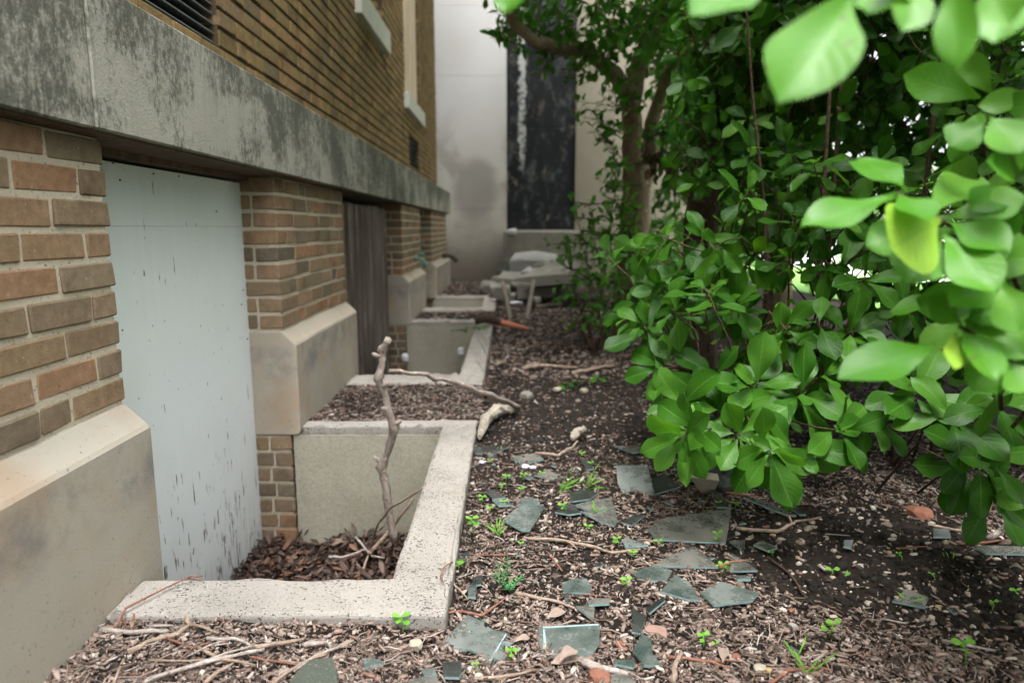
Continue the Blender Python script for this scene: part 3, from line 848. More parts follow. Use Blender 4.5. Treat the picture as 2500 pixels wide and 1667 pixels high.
slab('concrete_slab', M['slab'], [at_y(*c5(1570,715), 8.0), at_y(*c5(1890,700), 8.0), at_y(*c5(1945,665), 8.8), at_y(*c5(1620,685), 8.9)], 0.12, 'low mossy grey slab at the foot of the heap under the broad slab', 'slab', sg)
slab('concrete_slab', M['slab'], [at_y(*c5(1440,640), 8.6), at_y(*c5(1600,655), 8.5), at_y(*c5(1640,600), 9.3), at_y(*c5(1480,590), 9.5)], 0.10, 'broken grey slab at the left of the heap, half under the whitest slab', 'slab', sg)
slab('concrete_slab', M['white_slab'], [at_y(*c5(1600,600), 8.3), at_y(*c5(1800,590), 8.2), at_y(*c5(1830,555), 9.0), at_y(*c5(1650,560), 9.1)], 0.09, 'pale broken slab sandwiched between the whitest and the broad one', 'slab', sg)
slab('concrete_slab', M['slab'], [at_y(*c5(1380,745), 8.3), at_y(*c5(1560,760), 8.2), at_y(*c5(1590,725), 8.9), at_y(*c5(1430,715), 9.0)], 0.07, 'flat grey slab on the soil left of the stakes', 'slab', sg)
for (px, py, y, s, lab) in [((1460, 730), 0, 7.9, (.16,.2,.13), 'greenish stone lump under the left end of the tilted slab'),
                            ((1380, 705), 0, 9.3, (.17,.15,.10), 'pale stone lump against the dirty foot of the far wall'),
                            ((1560, 590), 0, 9.8, (.3,.2,.22), 'dark block wedged under the whitest slab'),
                            ((1900, 730), 0, 8.0, (.10,.10,.07), 'small pale lump at the right end of the low slab'),
                            ((1850, 640), 0, 9.0, (.35,.2,.2), 'large dark lump propping up the broad tilted slab')]:
    p = at_y(*c5(*px), y); p.z = max(p.z, s[2] * 0.5)
    rock('rubble_stone', M['slab'] if 'dark' not in lab else M['moss_stone'], (p.x, p.y, p.z), s, lab, 'rubble', 'rubble stones by the far wall', seed=py + s[0] * 31 + y)
for i, (x, y, yy, sz_, lab) in enumerate([(1620, 690, 7.6, (.16,.1,.05), 'flat grey flake leaning on the left stake side of the heap'), (1760, 560, 8.9, (.22,.16,.07), 'grey flake between the whitest slab and the broad tilted slab'), (1990, 650, 8.4, (.2,.14,.09), 'grey lump at the right end of the heap by the sapling'), (1450, 660, 9.6, (.12,.1,.09), 'dull lump left of the heap against the far wall'), (1700, 790, 7.4, (.09,.07,.04), 'small dull stone on the soil below the low slab'), (1400, 760, 8.6, (.1,.08,.04), 'small flat stone behind the farthest window well'), (1940, 760, 7.6, (.07,.06,.04), 'little stone on the soil right of the stakes')]):
    p = at_y(*c5(x, y), yy); p.z = max(p.z, sz_[2] * .5); rock('rubble_stone', M['slab'], p, sz_, lab, 'rubble', 'rubble stones by the far wall', seed=i * 2.3 + 1, rot=i)
p = at_y(*c5(1540, 330), 11.55)
rock('rubble_stone', M['white_slab'], p, (.13,.1,.07), 'white broken lump on the sill below the charred panel', 'rubble', 'rubble stones by the far wall', seed=3.3)
for (a, b, lab) in [(((1475,668)), ((1530,930)), 'left wooden stake, leaning towards the other stake'), (((1688,655)), ((1637,935)), 'right wooden stake, leaning against the slab heap')]:
    q = at_z(*c5(*b), -0.02)
    p = at_y(*c5(*a), q.y + 0.35)
    mb = MB(); dd = (p - q)
    mb.tube([-dd * 0.06, dd * 0.5, dd], [0.027, 0.028, 0.026], 4, rough=0.08)
    o = mb.build('wooden_stake', M['stake_wood']); o.location = q
    tag(o, lab, 'stake', 'wooden stakes in front of the slab heap')
# faded red stake and torn sprig on the far kerb
a = at_z(*c5(1370, 925), 0.09); b = at_z(*c5(1650, 985), 0.02)
mb = MB(); mb.tube([Vector((0,0,0)), (b - a) * 0.5, b - a], [0.035, 0.026, 0.012], 7, rough=0.1)
o = mb.build('plastic_stake', M['red'], smooth=True); o.location = a; tag(o, 'faded red tapered stake lying by the middle window well', 'stake')
p0 = at_z(*c5(1290, 935), KZ + 0.04)
mb = MB(); mb.tube([Vector((0,0,0)), (0.12,-0.02,0.03), (0.22,-0.05,0.0)], [0.03,0.04,0.02], 7, rough=0.3)
o = mb.build('charred_stick', M['twig_dark'], smooth=True); o.location = p0; tag(o, 'black charred stick beside the faded red stake', 'stick')
for (pt, y, lab) in [((810,1185), 6.0, 'white scrap at the brick footing in the middle well'), ((1190,1140), 6.05, 'white scrap on the far wall of the middle well'), ((1560,808), None, 'bright white scrap on the soil between the two stakes')]:
    p = at_y(*c5(*pt), y) if y else at_z(*c5(*pt), 0.02)
    rock('paper_scrap', M['scrap'], p, (.035,.03,.05) if y else (.11,.06,.02), lab, 'scrap', 'white scraps of litter', seed=pt[0] * .01)

# ------------------------------------------------------------------ leaf building
def leaf_template(nl, nw):
    ts = np.linspace(0, 1, nl + 1); ws = np.linspace(-1, 1, nw + 1)
    T, W = np.meshgrid(ts, ws, indexing='ij')
    prof = np.clip(np.sin(np.pi * np.clip(T, 0, 1) ** 1.62), 0, 1) ** 0.74
    prof = prof * (1 - 0.18 * np.clip((T - 0.80) / 0.20, 0, 1) ** 1.5)
    prof = np.maximum(prof, np.where(T < 0.12, 0.05, 0.0)); prof = np.where(T >= 0.999, 0.015, prof)
    idx = np.arange((nl+1)*(nw+1)).reshape(nl+1, nw+1)
    F = np.stack([idx[:-1,:-1], idx[1:,:-1], idx[1:,1:], idx[:-1,1:]], -1).reshape(-1, 4)
    UV = np.stack([T, (W + 1) / 2], -1).reshape(-1, 2)
    return T.reshape(-1), W.reshape(-1), prof.reshape(-1), F, UV
LEAF_HI = leaf_template(12, 6); LEAF_MID = leaf_template(8, 4); LEAF_LO = leaf_template(5, 2)
def leaves_mesh(name, base, d, n, L, Wd, mat, parent, tpl, fold=None, curl=None):
    T, Wt, prof, F, UV = tpl
    N = len(base)
    d = nrm(d); n = nrm(n - d * np.sum(n * d, -1, keepdims=True)); s = np.cross(n, d)
    fold = rng.uniform(0.02, 0.32, N) if fold is None else fold
    curl = rng.uniform(-0.05, 0.30, N) if curl is None else curl
    ph = rng.uniform(0, 6.28, N)
    Y = Wt[None] * prof[None] * 0.5 * Wd[:, None]
    bend = rng.uniform(-0.10, 0.10, N)
    Zl = np.abs(Y) * fold[:, None] - curl[:, None] * (T[None] ** 2) * L[:, None] + 0.035 * L[:, None] * np.sin(T[None] * 9 + ph[:, None]) * Wt[None]
    Y = Y + bend[:, None] * (T[None] ** 2) * L[:, None]
    V = base[:, None] + d[:, None] * (T[None] * L[:, None])[..., None] + s[:, None] * Y[..., None] + n[:, None] * Zl[..., None]
    return np_mesh(name, V, F, mat, parent, UV)
def rosettes(tips, axes, k_rng, L_rng, wr=(0.46, 0.58), open_=(35, 88), droop=0.22, up=0.55):
    B = []; D = []; Nn = []; L = []; W = []
    for p, a in zip(tips, axes):
        k = random.randint(*k_rng); a = a / np.linalg.norm(a)
        u = np.cross(a, [0.3, 0.2, 0.9]); u /= np.linalg.norm(u); v = np.cross(a, u)
        ph = random.uniform(0, 6.28)
        for i in range(k):
            ph += 2.4 + random.uniform(-.3, .3)
            ang = R(open_[0] + (open_[1] - open_[0]) * (1 - i / k) + random.uniform(-14, 14))
            rad = u * math.cos(ph) + v * math.sin(ph)
            d = a * math.cos(ang) + rad * math.sin(ang) + np.array([0, 0, -droop * random.uniform(.3, 1.4)])
            n = a * math.sin(ang) - rad * math.cos(ang) + np.array([0, 0, up])
            B.append(p - a * 0.02 * (k - i) * 0.35 + d * 0.012); D.append(d); Nn.append(n)
            l = random.uniform(*L_rng) * (0.75 + 0.35 * math.sin(math.pi * (i + 0.7) / k)); L.append(l); W.append(l * random.uniform(*wr))
    return np.array(B), np.array(D), np.array(Nn), np.array(L), np.array(W)
def in_ell(p, ells):
    r = 9.0
    for (c, s) in ells:
        q = (p - np.array(c)) / np.array(s); r = min(r, float(np.sqrt((q * q).sum())))
    return r
GAPS = [((1790,640),(60,45)),((1755,690),(45,25)),((1850,610),(30,40)),((1720,270),(35,22)),((2090,275),(30,25)),((2050,290),(25,18)),((1905,560),(18,40)),((1575,480),(20,35)),((1650,470),(25,30)),((1900,700),(25,25))]
def in_gap(p):
    x, y = to_px(p); x /= K; y /= K
    return any(((x - g[0][0]) / g[1][0]) ** 2 + ((y - g[0][1]) / g[1][1]) ** 2 < 1.35 for g in GAPS)
def sample(ells, n, shell=0.45, zmin=0.25, ok=None):
    lo = np.min([np.array(c) - np.array(s) for c, s in ells], 0); hi = np.max([np.array(c) + np.array(s) for c, s in ells], 0)
    out = []; ax = []
    tries = 0
    while len(out) < n and tries < n * 200:
        tries += 1
        p = rng.uniform(lo, hi)
        if p[2] < zmin: continue
        r = in_ell(p, ells)
        if r > 1 or r < shell * rng.uniform(0, 1): continue
        if ok and not ok(p): continue
        if in_gap(p) and rng.random() < 0.93: continue
        best = min(ells, key=lambda e: (((p - np.array(e[0])) / np.array(e[1])) ** 2).sum())
        a = nrm((p - np.array(best[0])) / np.array(best[1]) ** 2) * 0.9 + rng.normal(0, 0.35, 3) + np.array([0, 0, 0.25])
        out.append(p); ax.append(a)
    return np.array(out), np.array(ax)
def twigs_for(mb, tips, axes, ln=(0.10, 0.22), r=0.0026, sink=None):
    for p, a in zip(tips, axes):
        a = a / np.linalg.norm(a); l = random.uniform(*ln)
        q = p - a * l; q2 = q - (a * 0.5 + np.array([0, 0, 0.6])) * l * 0.7
        mb.tube([p, p * .5 + q * .5 + np.random.normal(0, .004, 3), q, q2], [r * .8, r, r * 1.2, r * 1.5], 5)
np.random.seed(5)

# ------------------------------------------------------------------ main shrub, large oval leaves
sh = empty('shrub', (1.2, 2.4, 0), 'broad shrub of large oval leaves filling the right side, overhanging the glass shards', 'shrub', 'large-leaved shrubs')
E1 = [((1.25, 2.50, zc(-0.14)), (0.90, 0.60, 0.50)), ((1.55, 3.15, zc(0.66)), (1.10, 0.70, 0.80)), ((2.1, 2.25, zc(0.05)), (0.85, 0.70, 0.70)), ((0.80, 2.20, zc(-0.36)), (0.42, 0.42, 0.28))]
def ok_main(p):
    x, y = to_px(p); x /= K; y /= K
    if x < 1395: return False
    if y > 1130 and x < 2150: return False
    if y < 560 and x < 1500 + (560 - y) * 0.12: return False
    return True
tips, axes = sample(E1, 820, 0.15, 0.30, ok_main)
axes += rng.normal(0, .35, axes.shape)
axes[:, 1] -= 0.25; axes[:, 0] -= 0.15
# the low sprays that hang in front, over the ground
hero = []
for (x, y, d, ax) in [(1578,988,1.80,(-.9,-.5,.1)),(1560,1010,1.78,(-.6,-.7,-.2)),(1510,845,2.05,(-.8,-.5,.1)),(1620,545,2.25,(-.2,-.9,.3)),(1700,1000,1.75,(-.2,-.8,.2)),(1770,1040,1.68,(.0,-.8,-.2)),
                      (1830,1030,1.72,(-.1,-.8,.3)),(1940,990,1.70,(.3,-.8,.1)),(2020,960,1.75,(.4,-.7,.2)),(2270,1050,1.55,(.3,-.8,.3)),(2190,950,1.6,(-.2,-.8,.4)),
                      (1470,690,2.3,(-.7,-.5,.5)),(1440,720,2.35,(-.8,-.5,.2)),(1560,620,2.3,(-.4,-.8,.4)),(1640,860,2.0,(-.3,-.8,.4)),(1740,880,1.9,(-.2,-.8,.5)),(1850,900,1.85,(0,-.8,.5)),
                      (1900,860,1.9,(.1,-.8,.5)),(1560,930,1.95,(-.6,-.7,.3)),(1660,940,1.9,(-.3,-.8,.6)),(2300,1150,1.6,(.2,-.8,.0)),(2230,1090,1.65,(.0,-.8,.0)),(2120,900,1.7,(0,-.8,.4)),(2310,930,1.5,(.2,-.8,.4)),
                      (1690,700,2.2,(-.2,-.9,.3)),(1800,780,2.1,(0,-.9,.3)),(1960,760,2.0,(0,-.9,.4)),(1660,600,2.3,(-.3,-.9,.2)),(1990,640,2.0,(0,-.9,.3))]:
    p = at_y(*c2(x, y), d); hero.append((np.array(p), np.array(ax, float)))
ht = np.array([h[0] for h in hero]); ha = np.array([h[1] for h in hero])
low = np.array([h[0][2] < zc(-.30) for h in hero])
B, D, Nn, L, W = rosettes(tips, axes, (4, 8), (0.055, 0.125), (0.42, 0.62), (25, 100), 0.35)
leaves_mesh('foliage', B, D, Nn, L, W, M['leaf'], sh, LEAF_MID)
np.random.seed(6)
B, D, Nn, L, W = rosettes(ht[~low], ha[~low], (5, 8), (0.085, 0.125), droop=0.25)
leaves_mesh('shaded_foliage', B, D, Nn, L, W, M['leaf'], sh, LEAF_HI)  # middle and upper front sprays, in the leaf colour darkened for shade
B, D, Nn, L, W = rosettes(ht[low], ha[low], (6, 9), (0.10, 0.145), droop=0.30)
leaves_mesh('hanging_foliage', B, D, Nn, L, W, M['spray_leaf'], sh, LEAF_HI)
mb = MB(); twigs_for(mb, tips, axes); twigs_for(mb, ht, ha, (0.14, 0.25)); mb.build('twigs', M['stem'], sh, smooth=True, fix=False)['kind'] = 'stuff'
def stem_path(x, y, h, lean, n=9):
    pts = []; px, py = 0, 0
    for i in range(n):
        f = i / (n - 1)
        px += random.uniform(-.02, .02); py += random.uniform(-.02, .02)
        pts.append((x + lean[0] * f + px, y + lean[1] * f + py, -0.05 + h * f))
    return pts
for (x, y, h, ln, r) in [(1.15,2.35,1.9,(-.15,0),.011),(1.22,2.6,2.1,(.1,.05),.012),(1.02,2.5,1.5,(-.4,-.2),.009),(1.4,2.4,2.2,(.15,.1),.012),(1.6,2.5,2.2,(.2,0),.010),(1.85,2.3,2.0,(.2,-.2),.011),(2.1,2.3,2.0,(.3,0),.010),(1.5,2.1,0.9,(.1,-.5),.007),(1.8,2.0,1.0,(.2,-.5),.008)]:
    m1 = MB(); pts = stem_path(x, y, h * 1.8 if h > 1.3 else h, ln); m1.tube(pts, list(np.linspace(r * .85, r * .2, len(pts))), 7, rough=.12); m1.build('stem', M['stem'], sh, smooth=True, fix=False)

# ------------------------------------------------------------------ nearest shrub: sprays close to the lens, out of focus
ns = empty('shrub', (1.1, 0.9, 0), 'shrub nearest the viewer, its bright blurred leaves entering from the upper right', 'shrub', 'large-leaved shrubs')
hl = []   # base pixel, tip pixel, depth base, depth tip, width in metres
def hleaf(b, t, yb, yt, w, mat='leaf', face=(-.2, -.75, .62)): hl.append((b, t, yb, yt, w, mat, face))
hleaf(c2(1960,-20), c2(1825,232), .66, .60, .072)
hleaf(c2(2195,-70), c2(2192,155), .62, .60, .032)
hleaf(c2(1780,-30), c2(1575,22), .62, .60, .05)
hleaf(c2(2260,-40), c2(2312,58), .64, .62, .036)
hleaf(c2(1200,-48), c2(1158,20), .66, .64, .030)
hleaf(c2(2000,-60), c2(2120,10), .66, .7, .04)
hleaf(c8(1740,935), c8(1325,1062), .86, .82, .050, 'leaf', (-.1,-.5,.85))
hleaf(c8(1790,910), c8(1535,720), .88, .98, .062)
hleaf(c8(1745,925), c8(1915,1030), .86, .80, .050)
hleaf(c8(1955,1050), c8(1715,1190), .84, .82, .092, 'new_leaf', (-.1,-.95,.2))
hleaf(c8(1935,1080), c8(1590,1165), .90, .92, .064)
hleaf(c8(1965,1120), c8(2215,1395), .86, .78, .058)
hleaf(c8(1950,1150), c8(1775,1330), .88, .84, .066)
hleaf(c8(1990,1040), c8(2365,955), .88, .84, .052)
hleaf(c8(1910,1010), c8(2135,815), .88, .96, .060)
hleaf(c8(1985,1060), c8(2290,1165), .88, .80, .050)
hleaf(c8(2010,1090), c8(2400,1270), .9, .86, .06)
hleaf(c8(2190,560), c8(2330,720), .84, .80, .055)
hleaf(c8(2160,590), c8(1995,690), .9, .9, .05)
hleaf(c2(2160,785), c2(1948,862), .84, .80, .055, 'leaf', (-.1,-.6,.8))
hleaf(c2(2205,755), c2(2295,868), .84, .78, .048)
hleaf(c2(2210,745), c2(2130,690), .86, .86, .040)
hleaf(c2(2200,760), c2(2178,842), .85, .80, .024, 'new_leaf')
hleaf(c2(2215,740), c2(2330,700), .86, .84, .050)
hleaf(c2(2230,750), c2(2360,810), .86, .80, .050)
hleaf(c2(2200,735), c2(2240,640), .86, .90, .046)
for (bx, by, tx, ty, yb, w) in [(2290,640,2190,700,.84,.05),(2300,650,2350,760,.82,.052),(2310,600,2380,560,.86,.05),(2270,560,2330,470,.88,.05),(2300,820,2240,900,.84,.046),(2310,830,2370,900,.82,.05),(2280,700,2200,640,.86,.046),(2330,420,2270,360,.84,.05),(2340,400,2390,300,.84,.05),(2320,440,2240,470,.88,.044),(2120,-30,2080,60,.68,.034),(2330,-20,2280,90,.7,.045),(2060,-40,2000,30,.7,.04)]:
    hleaf(c2(bx, by), c2(tx, ty), yb, yb - .03, w)
for matn in ('leaf', 'new_leaf'):
    q = [h for h in hl if h[5] == matn]
    b = np.array([at_y(*h[0], h[2]) for h in q]); tpt = np.array([at_y(*h[1], h[3]) for h in q])
    d = tpt - b; L = np.linalg.norm(d, axis=1); W = np.array([h[4] for h in q])
    leaves_mesh('near_leaves' if matn == 'leaf' else 'young_leaves', b, d, np.array([h[6] for h in q], float) + rng.normal(0, .15 if matn == 'leaf' else .03, (len(q), 3)), L, W * 1.05, M['near_lit_leaf' if matn == 'leaf' else matn], ns, LEAF_HI, rng.uniform(.1, .35, len(q)) * (1 if matn == 'leaf' else .2), rng.uniform(0, .15, len(q)) * (1 if matn == 'leaf' else .2))
En = [((0.98, 0.98, zc(0.02)), (0.36, 0.28, 0.36)), ((0.95, 0.85, zc(0.52)), (0.45, 0.30, 0.22)), ((1.05, 1.15, zc(-0.25)), (0.30, 0.25, 0.22))]
def ok_near(p):
    x, y = to_px(p); x /= K; y /= K
    if y < 330: return x > 2060 or y < -70
    return x > 2175 and y < 880
tips, axes = sample(En, 135, 0.2, 0.3, ok_near)
axes[:, 1] -= 0.5; axes[:, 0] -= 0.4
B, D, Nn, L, W = rosettes(tips, axes, (5, 7), (0.075, 0.115))
leaves_mesh('foliage', B, D, Nn, L, W, M['near_lit_leaf'], ns, LEAF_MID)
np.random.seed(9)
tips2, axes2 = sample([((1.75, 2.35, 2.2), (1.25, 1.5, .38)), ((1.9, -.2, 1.5), (.6, 1.0, 1.0)), ((2.3, 1.0, 1.3), (.6, 1.2, 1.0))], 1300, 0.25, 0.3, lambda p: (to_px(p)[1] < -50) or p[1] < 0.1 or to_px(p)[0] > 2600)  # unseen masses overhead and behind the camera, added to shade the shrubs
B, D, Nn, L, W = rosettes(tips2, axes2, (5, 7), (0.09, 0.13))
leaves_mesh('unseen_shade_foliage', B, D, Nn, L, W, M['leaf'], ns, LEAF_LO)
mb = MB(); twigs_for(mb, tips, axes); twigs_for(mb, tips2[::3], axes2[::3])
nodeA = at_y(*c8(1960, 1060), .88); nodeB = at_y(*c8(1745, 925), .86); nodeC = at_y(*c2(2205, 750), .86); nodeD = at_y(*c2(2000, -40), .66)
for pts in ([nodeB, nodeA, at_y(*c8(2250, 1180), .98), (1.0, 1.15, 0.5)], [nodeC, at_y(*c2(2300, 800), .95), (1.05, 1.15, 0.45)], [at_y(*c2(1190,-45), .66), at_y(*c2(1780,-60), .64), nodeD, at_y(*c2(2300, -60), .75), (1.15, 1.0, 1.3)]):
    mb.tube([Vector(p) for p in pts], [.0025] + [.0035] * (len(pts) - 2) + [.005], 6)
mb.build('twigs', M['stem'], ns, smooth=True, fix=False)['kind'] = 'stuff'
for (x, y, h, ln) in [(1.15,1.15,1.4,(-.05,-.1)),(1.3,1.1,1.7,(-.1,-.1)),(1.2,1.3,1.2,(-.1,-.1))]:
    m1 = MB(); pts = stem_path(x, y, h, ln); m1.tube(pts, list(np.linspace(.011, .005, len(pts))), 7, rough=.12); m1.build('stem', M['stem'], ns, smooth=True, fix=False)

# ------------------------------------------------------------------ trees
def limb(mb, pts, r0, r1, sides=9, rough=.07):
    P_ = [Vector(p) for p in pts]
    out = []
    for a, b in zip(P_[:-1], P_[1:]):
        for k in range(3): out.append(a.lerp(b, k / 3))
    out.append(P_[-1])
    for i in range(1, len(out) - 1): out[i] = out[i] + Vector((random.uniform(-1,1), random.uniform(-1,1), random.uniform(-1,1))) * r0 * 0.12
    mb.tube(out, list(np.linspace(r0, r1, len(out))), sides, rough=rough)
    return out
def spray_leaves(lines, per, L_rng, spread=0.05):
    """small leaves alternating along thin twigs"""
    B = []; D = []; N_ = []; L = []
    for a, b in lines:
        a = np.array(a); b = np.array(b); ax = nrm(b - a)
        for i in range(per):
            f = (i + random.random() * .6) / per
            p = a + (b - a) * f + rng.normal(0, .004, 3)
            side = nrm(np.cross(ax, rng.normal(0, 1, 3)))
            d = ax * .5 + side * .9 + np.array([0, 0, -.15])
            B.append(p); D.append(d); N_.append(np.array([0, 0, 1.0]) + rng.normal(0, .45, 3)); L.append(random.uniform(*L_rng))
    return np.array(B), np.array(D), np.array(N_), np.array(L)
def twig_cloud(ells, n, ln, ok=None, zmin=0.3, shell=.3):
    tips, ax = sample(ells, n, shell, zmin, ok)
    lines = []
    for p, a in zip(tips, ax):
        a = nrm(a + np.array([0, 0, -.35]) + rng.normal(0, .4, 3)); lines.append((p - a * ln * random.uniform(.5, 1), p))
    return lines
# tree with an arching limb, in front of the far wall
TY = 5.3
tr = empty('tree', tuple(at_y(1545, 820, TY)), 'forked brown tree with a limb arching in front of the charred panel', 'tree', 'trees behind the shrubs')
tb = at_y(1545, 556, TY); tr.location = (tb.x, TY, 0)
mb = MB()
limb(mb, [(tb.x - .02, TY, -.1), at_y(1545, 620, TY), at_y(1548, 500, TY), at_y(1552, 400, TY)], .125, .10, 12)
limb(mb, [at_y(1550, 430, TY), at_y(1545, 330, TY), at_y(1540, 260, TY - .05), at_y(1560, 150, TY), at_y(1620, 20, TY), at_y(1660, -120, TY)], .085, .05, 10)
limb(mb, [at_y(1560, 470, TY), at_y(1590, 400, TY + .1), at_y(1592, 300, TY + .2), at_y(1630, 180, TY + .3), at_y(1720, 40, TY + .3)], .075, .04, 10)
mb.build('trunk', M['bark'], tr, smooth=True, fix=False)
mb = MB()
limb(mb, [at_y(1545, 255, TY), at_y(1500, 180, TY - .1), at_y(1440, 130, TY - .2), at_y(1370, 118, TY - .35), at_y(1310, 105, TY - .5), at_y(1265, 70, TY - .6), at_y(1240, 20, TY - .7)], .062, .028, 9)
mb.build('limb', M['bark'], tr, smooth=True, fix=False)
def ok_arch(p):
    x, y = to_px(p); x /= K; y /= K
    lim = 60 if x < 1150 else (160 if x < 1200 else 150 + (x - 1200) * .3)
    if y < -60: return True
    if x < 1085: return False
    if 1395 < x < 1530 and y > 190: return False
    if y > lim + 40 * math.sin(x * .05): return False
    return True
lines = twig_cloud([((0.30, 4.6, zc(1.52)), (0.75, .9, .42)), ((0.95, 4.9, zc(1.40)), (0.7, .9, .5)), ((1.4, 5.3, zc(1.3)), (.6, .8, .9)), ((0.3, 4.7, zc(3.0)), (1.0, 1.3, 1.0)), ((1.2, 5.0, zc(2.6)), (1.5, 1.6, .9)), ((.9, 3.6, zc(1.9)), (1.0, 1.0, .45)), ((-.15, 5.0, 3.35), (.8, 1.9, .38))], 2300, .26, ok_arch, 1.2)  # highest masses lie out of view, added to shade the passage and wells
# drooping sprays around trunk
for (a, b) in [((1440,330),(1370,270)),((1450,270),(1320,250)),((1440,380),(1370,300)),((1455,240),(1390,215)),((1430,430),(1380,400)),((1470,330),(1540,260)),((1480,300),(1560,330)),((1420,120),(1330,190)),((1300,110),(1200,60)),((1260,80),(1130,40)),((1200,70),(1140,80)),((1290,110),(1260,160)),((1350,120),(1310,180)),((1480,230),(1420,170)),((1400,130),(1460,60))]:
    for _ in range(3):
        j = lambda: random.uniform(-22, 22)
        lines.append((np.array(at_y(*c2(a[0]+j(), a[1]+j()), TY - .3)), np.array(at_y(*c2(b[0]+j(), b[1]+j()), TY - .45))))
B, D, Nn, L = spray_leaves(lines, 9, (.055, .10))
leaves_mesh('crown', B, D, Nn, L, L * rng.uniform(.42, .55, len(L)), M['light_tree_leaf'], tr, LEAF_LO)
mb = MB()
for a, b in lines: mb.tube([a, (a + b) / 2, b], [.005, .004, .002], 4)
mb.build('twigs', M['bark'], tr, smooth=True, fix=False)['kind'] = 'stuff'
# bunch of withered leaves caught in the fork
wl = twig_cloud([(tuple(at_y(1620, 385, 4.6)), (.18, .12, .16))], 14, .12)
B, D, Nn, L = spray_leaves(wl, 5, (.07, .12)); D[:, 2] -= 1.2
leaves_mesh('withered_leaves', B, D, Nn, L, L * .35, M['brown_leaf'], tr, LEAF_MID)

# leafy sapling left of the trunk
sp = empty('sapling', (at_y(1465, 556, 4.9).x, 4.9, 0), 'slender small-leaved sapling growing before the pale wall left of the forked trunk', 'sapling')
lines = []
for (pts) in [[(1385,760),(1400,650),(1385,540),(1400,430),(1395,330)],[(1350,740),(1340,640),(1330,560),(1310,500)],[(1400,740),(1440,640),(1430,560),(1450,480)],[(1330,740),(1310,690),(1300,620),(1285,560)],[(1360,740),(1370,640),(1350,540),(1340,470)],[(1420,740),(1400,600),(1420,520),(1400,460)]]:
    P_ = [np.array(at_y(*c2(x + 14, y), 4.9 + random.uniform(-.15, .15))) for x, y in pts]
    for a, b in zip(P_[:-1], P_[1:]):
        m_ = (a + b) / 2
        lines.append((a, b))
        for q in (a, m_, b):
            for _ in range(2):
                dv = rng.normal(0, 1, 3); dv[2] = abs(dv[2]) * .3 - .1; dv = nrm(dv) * random.uniform(.12, .26)
                lines.append((q, q + dv * .85))
B, D, Nn, L = spray_leaves(lines, 6, (.045, .08))
leaves_mesh('crown', B, D, Nn, L, L * rng.uniform(.4, .55, len(L)), M['light_tree_leaf'], sp, LEAF_LO)
mb = MB()
for a, b in lines: mb.tube([a, (a + b) / 2, b], [.007, .005, .003], 4)
base = Vector((sp.location.x, 4.9, -.05))
for x in (1385, 1350, 1400, 1330): mb.tube([base, Vector(at_y(*c2(x, 745), 4.9))], [.02, .01], 6)
mb.build('stem', M['stem'], sp, smooth=True, fix=False)

# darker trees behind the shrub, with out-of-view crown masses added to block light above it
def back_tree(name, x, y, trunk_pts, r0, bk, label, ells, n, Lr, mat='tree_leaf', tw=.3, per=8, ok=None):
    o = empty(name, (x, y, 0), label, 'tree', 'trees behind the shrubs')
    m1 = MB(); limb(m1, trunk_pts, r0, r0 * .55, 10); m1.build('trunk', bk, o, smooth=True, fix=False)
    top = Vector(trunk_pts[-1])
    m2 = MB()
    for (c, s) in ells: limb(m2, [top - Vector((0, 0, .3)), top.lerp(Vector(c), .5) + Vector((0, 0, .1)), c], r0 * .5, r0 * .2, 7)
    m2.build('limb', bk, o, smooth=True, fix=False)
    ln = twig_cloud(ells, n, tw, ok, .5)
    B, D, Nn, L = spray_leaves(ln, per, Lr)
    leaves_mesh('crown', B, D, Nn, L, L * rng.uniform(.42, .58, len(L)), M[mat], o, LEAF_LO)
    return o
def ok_back(p):
    x, y = to_px(p); x /= K; y /= K
    return x > 1480 + random.uniform(0, 80)
a = at_y(1715, 556, 3.9)
back_tree('tree', a.x, 3.9, [(a.x, 3.9, -.1), at_y(1712, 640, 3.9), at_y(1715, 480, 3.9), at_y(1735, 330, 3.95), at_y(1760, 100, 4.0)], .115, M['dark_bark'], 'dark thick-trunked tree just right of the forked one, behind the shrub',
          [((1.7, 3.8, zc(1.9)), (1.0, .9, .8)), ((1.35, 3.7, zc(1.05)), (.55, .6, .55)), ((2.0, 3.6, zc(.7)), (.7, .5, .6)), ((1.6, 4.2, zc(.3)), (.6, .4, .6))], 800, (.075, .12), ok=ok_back)
a = at_y(1870, 556, 4.7)
back_tree('tree', a.x, 4.7, [(a.x + .1, 4.7, -.1), at_y(1900, 640, 4.7), at_y(1880, 450, 4.7), at_y(1925, 330, 4.7), at_y(1990, 150, 4.8)], .10, M['pale_bark'], 'pale-trunked tree glimpsed through the middle of the shrub',
          [((3.2, 4.4, zc(1.9)), (1.5, 1.2, 1.0)), ((2.6, 4.6, zc(.9)), (.8, .8, .5)), ((2.2, 3.2, zc(2.2)), (1.4, 1.0, .7)), ((2.6, 2.0, zc(2.0)), (1.2, 1.2, .6)), ((2.3, 3.4, zc(2.9)), (1.7, 2.0, .7)), ((3.4, 3.2, zc(.4)), (.6, 1.4, .7))], 2000, (.10, .15))
a = at_y(1640, 556, 8.3)
